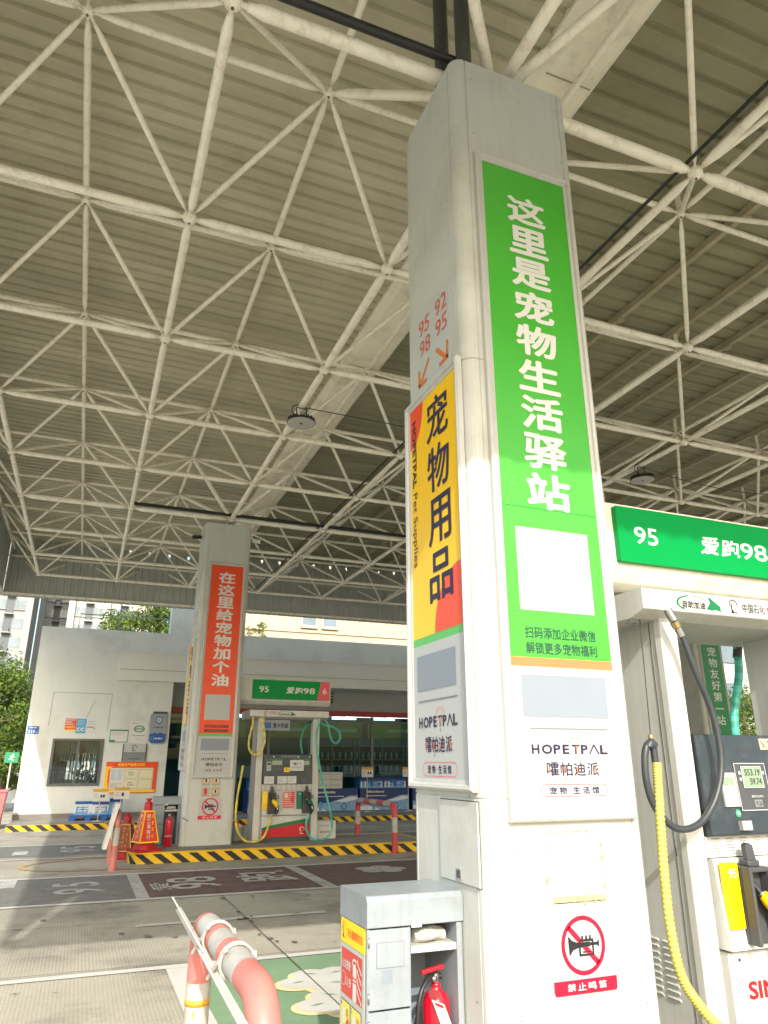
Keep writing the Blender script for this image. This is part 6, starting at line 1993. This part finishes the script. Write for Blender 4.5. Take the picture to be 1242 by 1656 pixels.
tree(-3.3, 28.0, 5.4, 1.8, 4.6, 'round leafy green tree at the left edge beside the shop wall', 3, 9000, .16)
tree(-4.6, 33.0, 6.3, 2.4, 4.8, 'taller leafy tree behind the round one at the left edge', 5, 6000, .19)
tree(-2.4, 29.5, 2.6, .9, 2.2, 'low dark shrub-like tree behind the small green exit sign', 8, 3500, .13)
tree(2.6, 46.0, 11.8, 2.6, 5.6, 'tall tree rising above the shop parapet left of the far pillar', 12, 7000, .26)
tree(9.2, 46.0, 10.4, 1.6, 3.6, 'treetop peeping above the shop parapet right of the far pillar', 17, 3500, .24)
tree(23.5, 21.5, 4.6, 2.2, 4.2, 'bushy light green tree seen through the near pump, in front', 21, 6000, .17)
tree(29.0, 25.5, 5.4, 2.6, 4.8, 'bushy green tree seen through the near pump, behind', 22, 6000, .19)
tree(21.2, 26.0, 4.9, 1.7, 4.0, 'slim green tree seen through the near pump, beside the distant pillar', 23, 4500, .17)

def tower(name, x0, x1, y0, y1, h, wall, label, storey=3.0, bay=3.2, piers=True, seed=1, org_z=0):
    q = random.Random(seed)
    o = ((x0 + x1) / 2, (y0 + y1) / 2, 0)
    root = thing(name, o, label, 'building')
    b = MB(); b.box(x0, x1, y0, y1, 0, h, wall); b.build('wall', root, o)
    f = front(y0)
    nb = max(1, int((x1 - x0) / bay)); bw = (x1 - x0) / nb
    ns = int(h / storey)
    k = 0
    big = MB()
    for s in range(ns):
        for i in range(nb):
            a, z = x0 + bw * (i + .5), s * storey + .9
            if k < 90 and z > h * .3:
                b = MB(); b.fbox(f, a - bw * .28, a + bw * .28, z, z + 1.5, .02, .06, 'tower_glass'); b.fbox(f, a - .04, a + .04, z, z + 1.5, .062, .08, wall); b.fbox(f, a - bw * .3, a + bw * .3, z - .12, z - .001, .02, .25, wall)
                b.build('window', root, o); k += 1
            else:
                big.fbox(f, a - bw * .28, a + bw * .28, z, z + 1.5, .02, .06, 'tower_glass')
    if big.v: big.build('window', root, o, stuff=True)
    if piers:
        b = MB()
        for i in range(nb + 1):
            a = x0 + bw * i
            if i % 2 == 0: b.fbox(f, a - .5, a + .5, 0, h, .01, .8, wall)
            else:
                b.fbox(f, a - .62, a + .62, 0, h, .005, .015, 'tower_dark')
                for s in range(ns):
                    b.fbox(f, a - .66, a + .66, s * storey, s * storey + .18, .016, .9, wall)
                    if q.random() < .6: b.fbox(f, a - .3, a + .35, s * storey + .181, s * storey + .9, .2, .6, 'tower_dark' if q.random() < .4 else wall)
        b.build('balconies', root, o)
    return root
tower('apartment_tower', -22, -10.6, 128, 145, 75, 'tower_grey', 'grey residential tower with stacked balconies at the left edge', seed=4, bay=2.6)
tower('apartment_tower', -10.2, -5.0, 150, 160, 75, 'tower_grey', 'narrower grey tower with dark balcony column right of the grey one', seed=6, bay=2.4)
tower('apartment_tower', -4.4, 9.5, 130, 146, 80, 'tower_cream', 'pale cream residential tower above the shop roof', seed=8, bay=2.6)
# beige clad block behind the shop
o = (16, 52, 0)
root = thing('office_block', o, 'beige clad block with two narrow windows behind the shop, right of the far pillar', 'building')
b = MB(); b.box(8.2, 34, 45.0, 60, 0, 15, 'beige'); b.box(8.1, 34.1, 44.9, 44.999, 9.55, 9.75, 'beige')
for z in (10.6, 11.6): b.box(8.2, 34, 44.985, 44.999, z, z + .02, 'purlin')
for k in range(22): b.box(8.9 + k * 1.1, 8.915 + k * 1.1, 44.985, 44.999, 9.76, 15, 'purlin')
b.build('wall', root, o)
for x0 in (12.25, 13.65):
    b = MB(); b.box(x0, x0 + .95, 44.9, 44.98, 10.0, 11.6, 'tower_glass'); w = b.build('window', root, o)
    b = MB(); b.outline(front(44.9), x0 - .06, x0 + 1.01, 9.94, 11.66, .09, .03, 'wood_strip'); b.box(x0 - .1, x0 + 1.05, 44.75, 44.9, 9.82, 9.93, 'beige'); b.build('frame', w, o)
o = (34, 40, 0)
root = thing('office_block', o, 'pale block with a dark window seen through the near pump beyond the trees', 'building')
b = MB(); b.box(27, 48, 36, 48, 0, 14, 'tower_cream'); b.build('wall', root, o)
for k in range(6):
    for j in range(4):
        b = MB(); b.box(28 + k * 3.2, 30 + k * 3.2, 35.9, 35.99, 1.2 + j * 3.3, 3.2 + j * 3.3, 'tower_glass'); b.build('window', root, o)
# low boundary wall far left
b = MB(); b.box(-30, -1.9, 36, 36.3, 0, 1.6, 'render_wall'); b.box(-30, -1.9, 35.95, 36.35, 1.6, 1.7, 'render_wall')
tag(b.build('boundary_wall'), 'low grey boundary wall behind the trees at the left edge', 'wall')
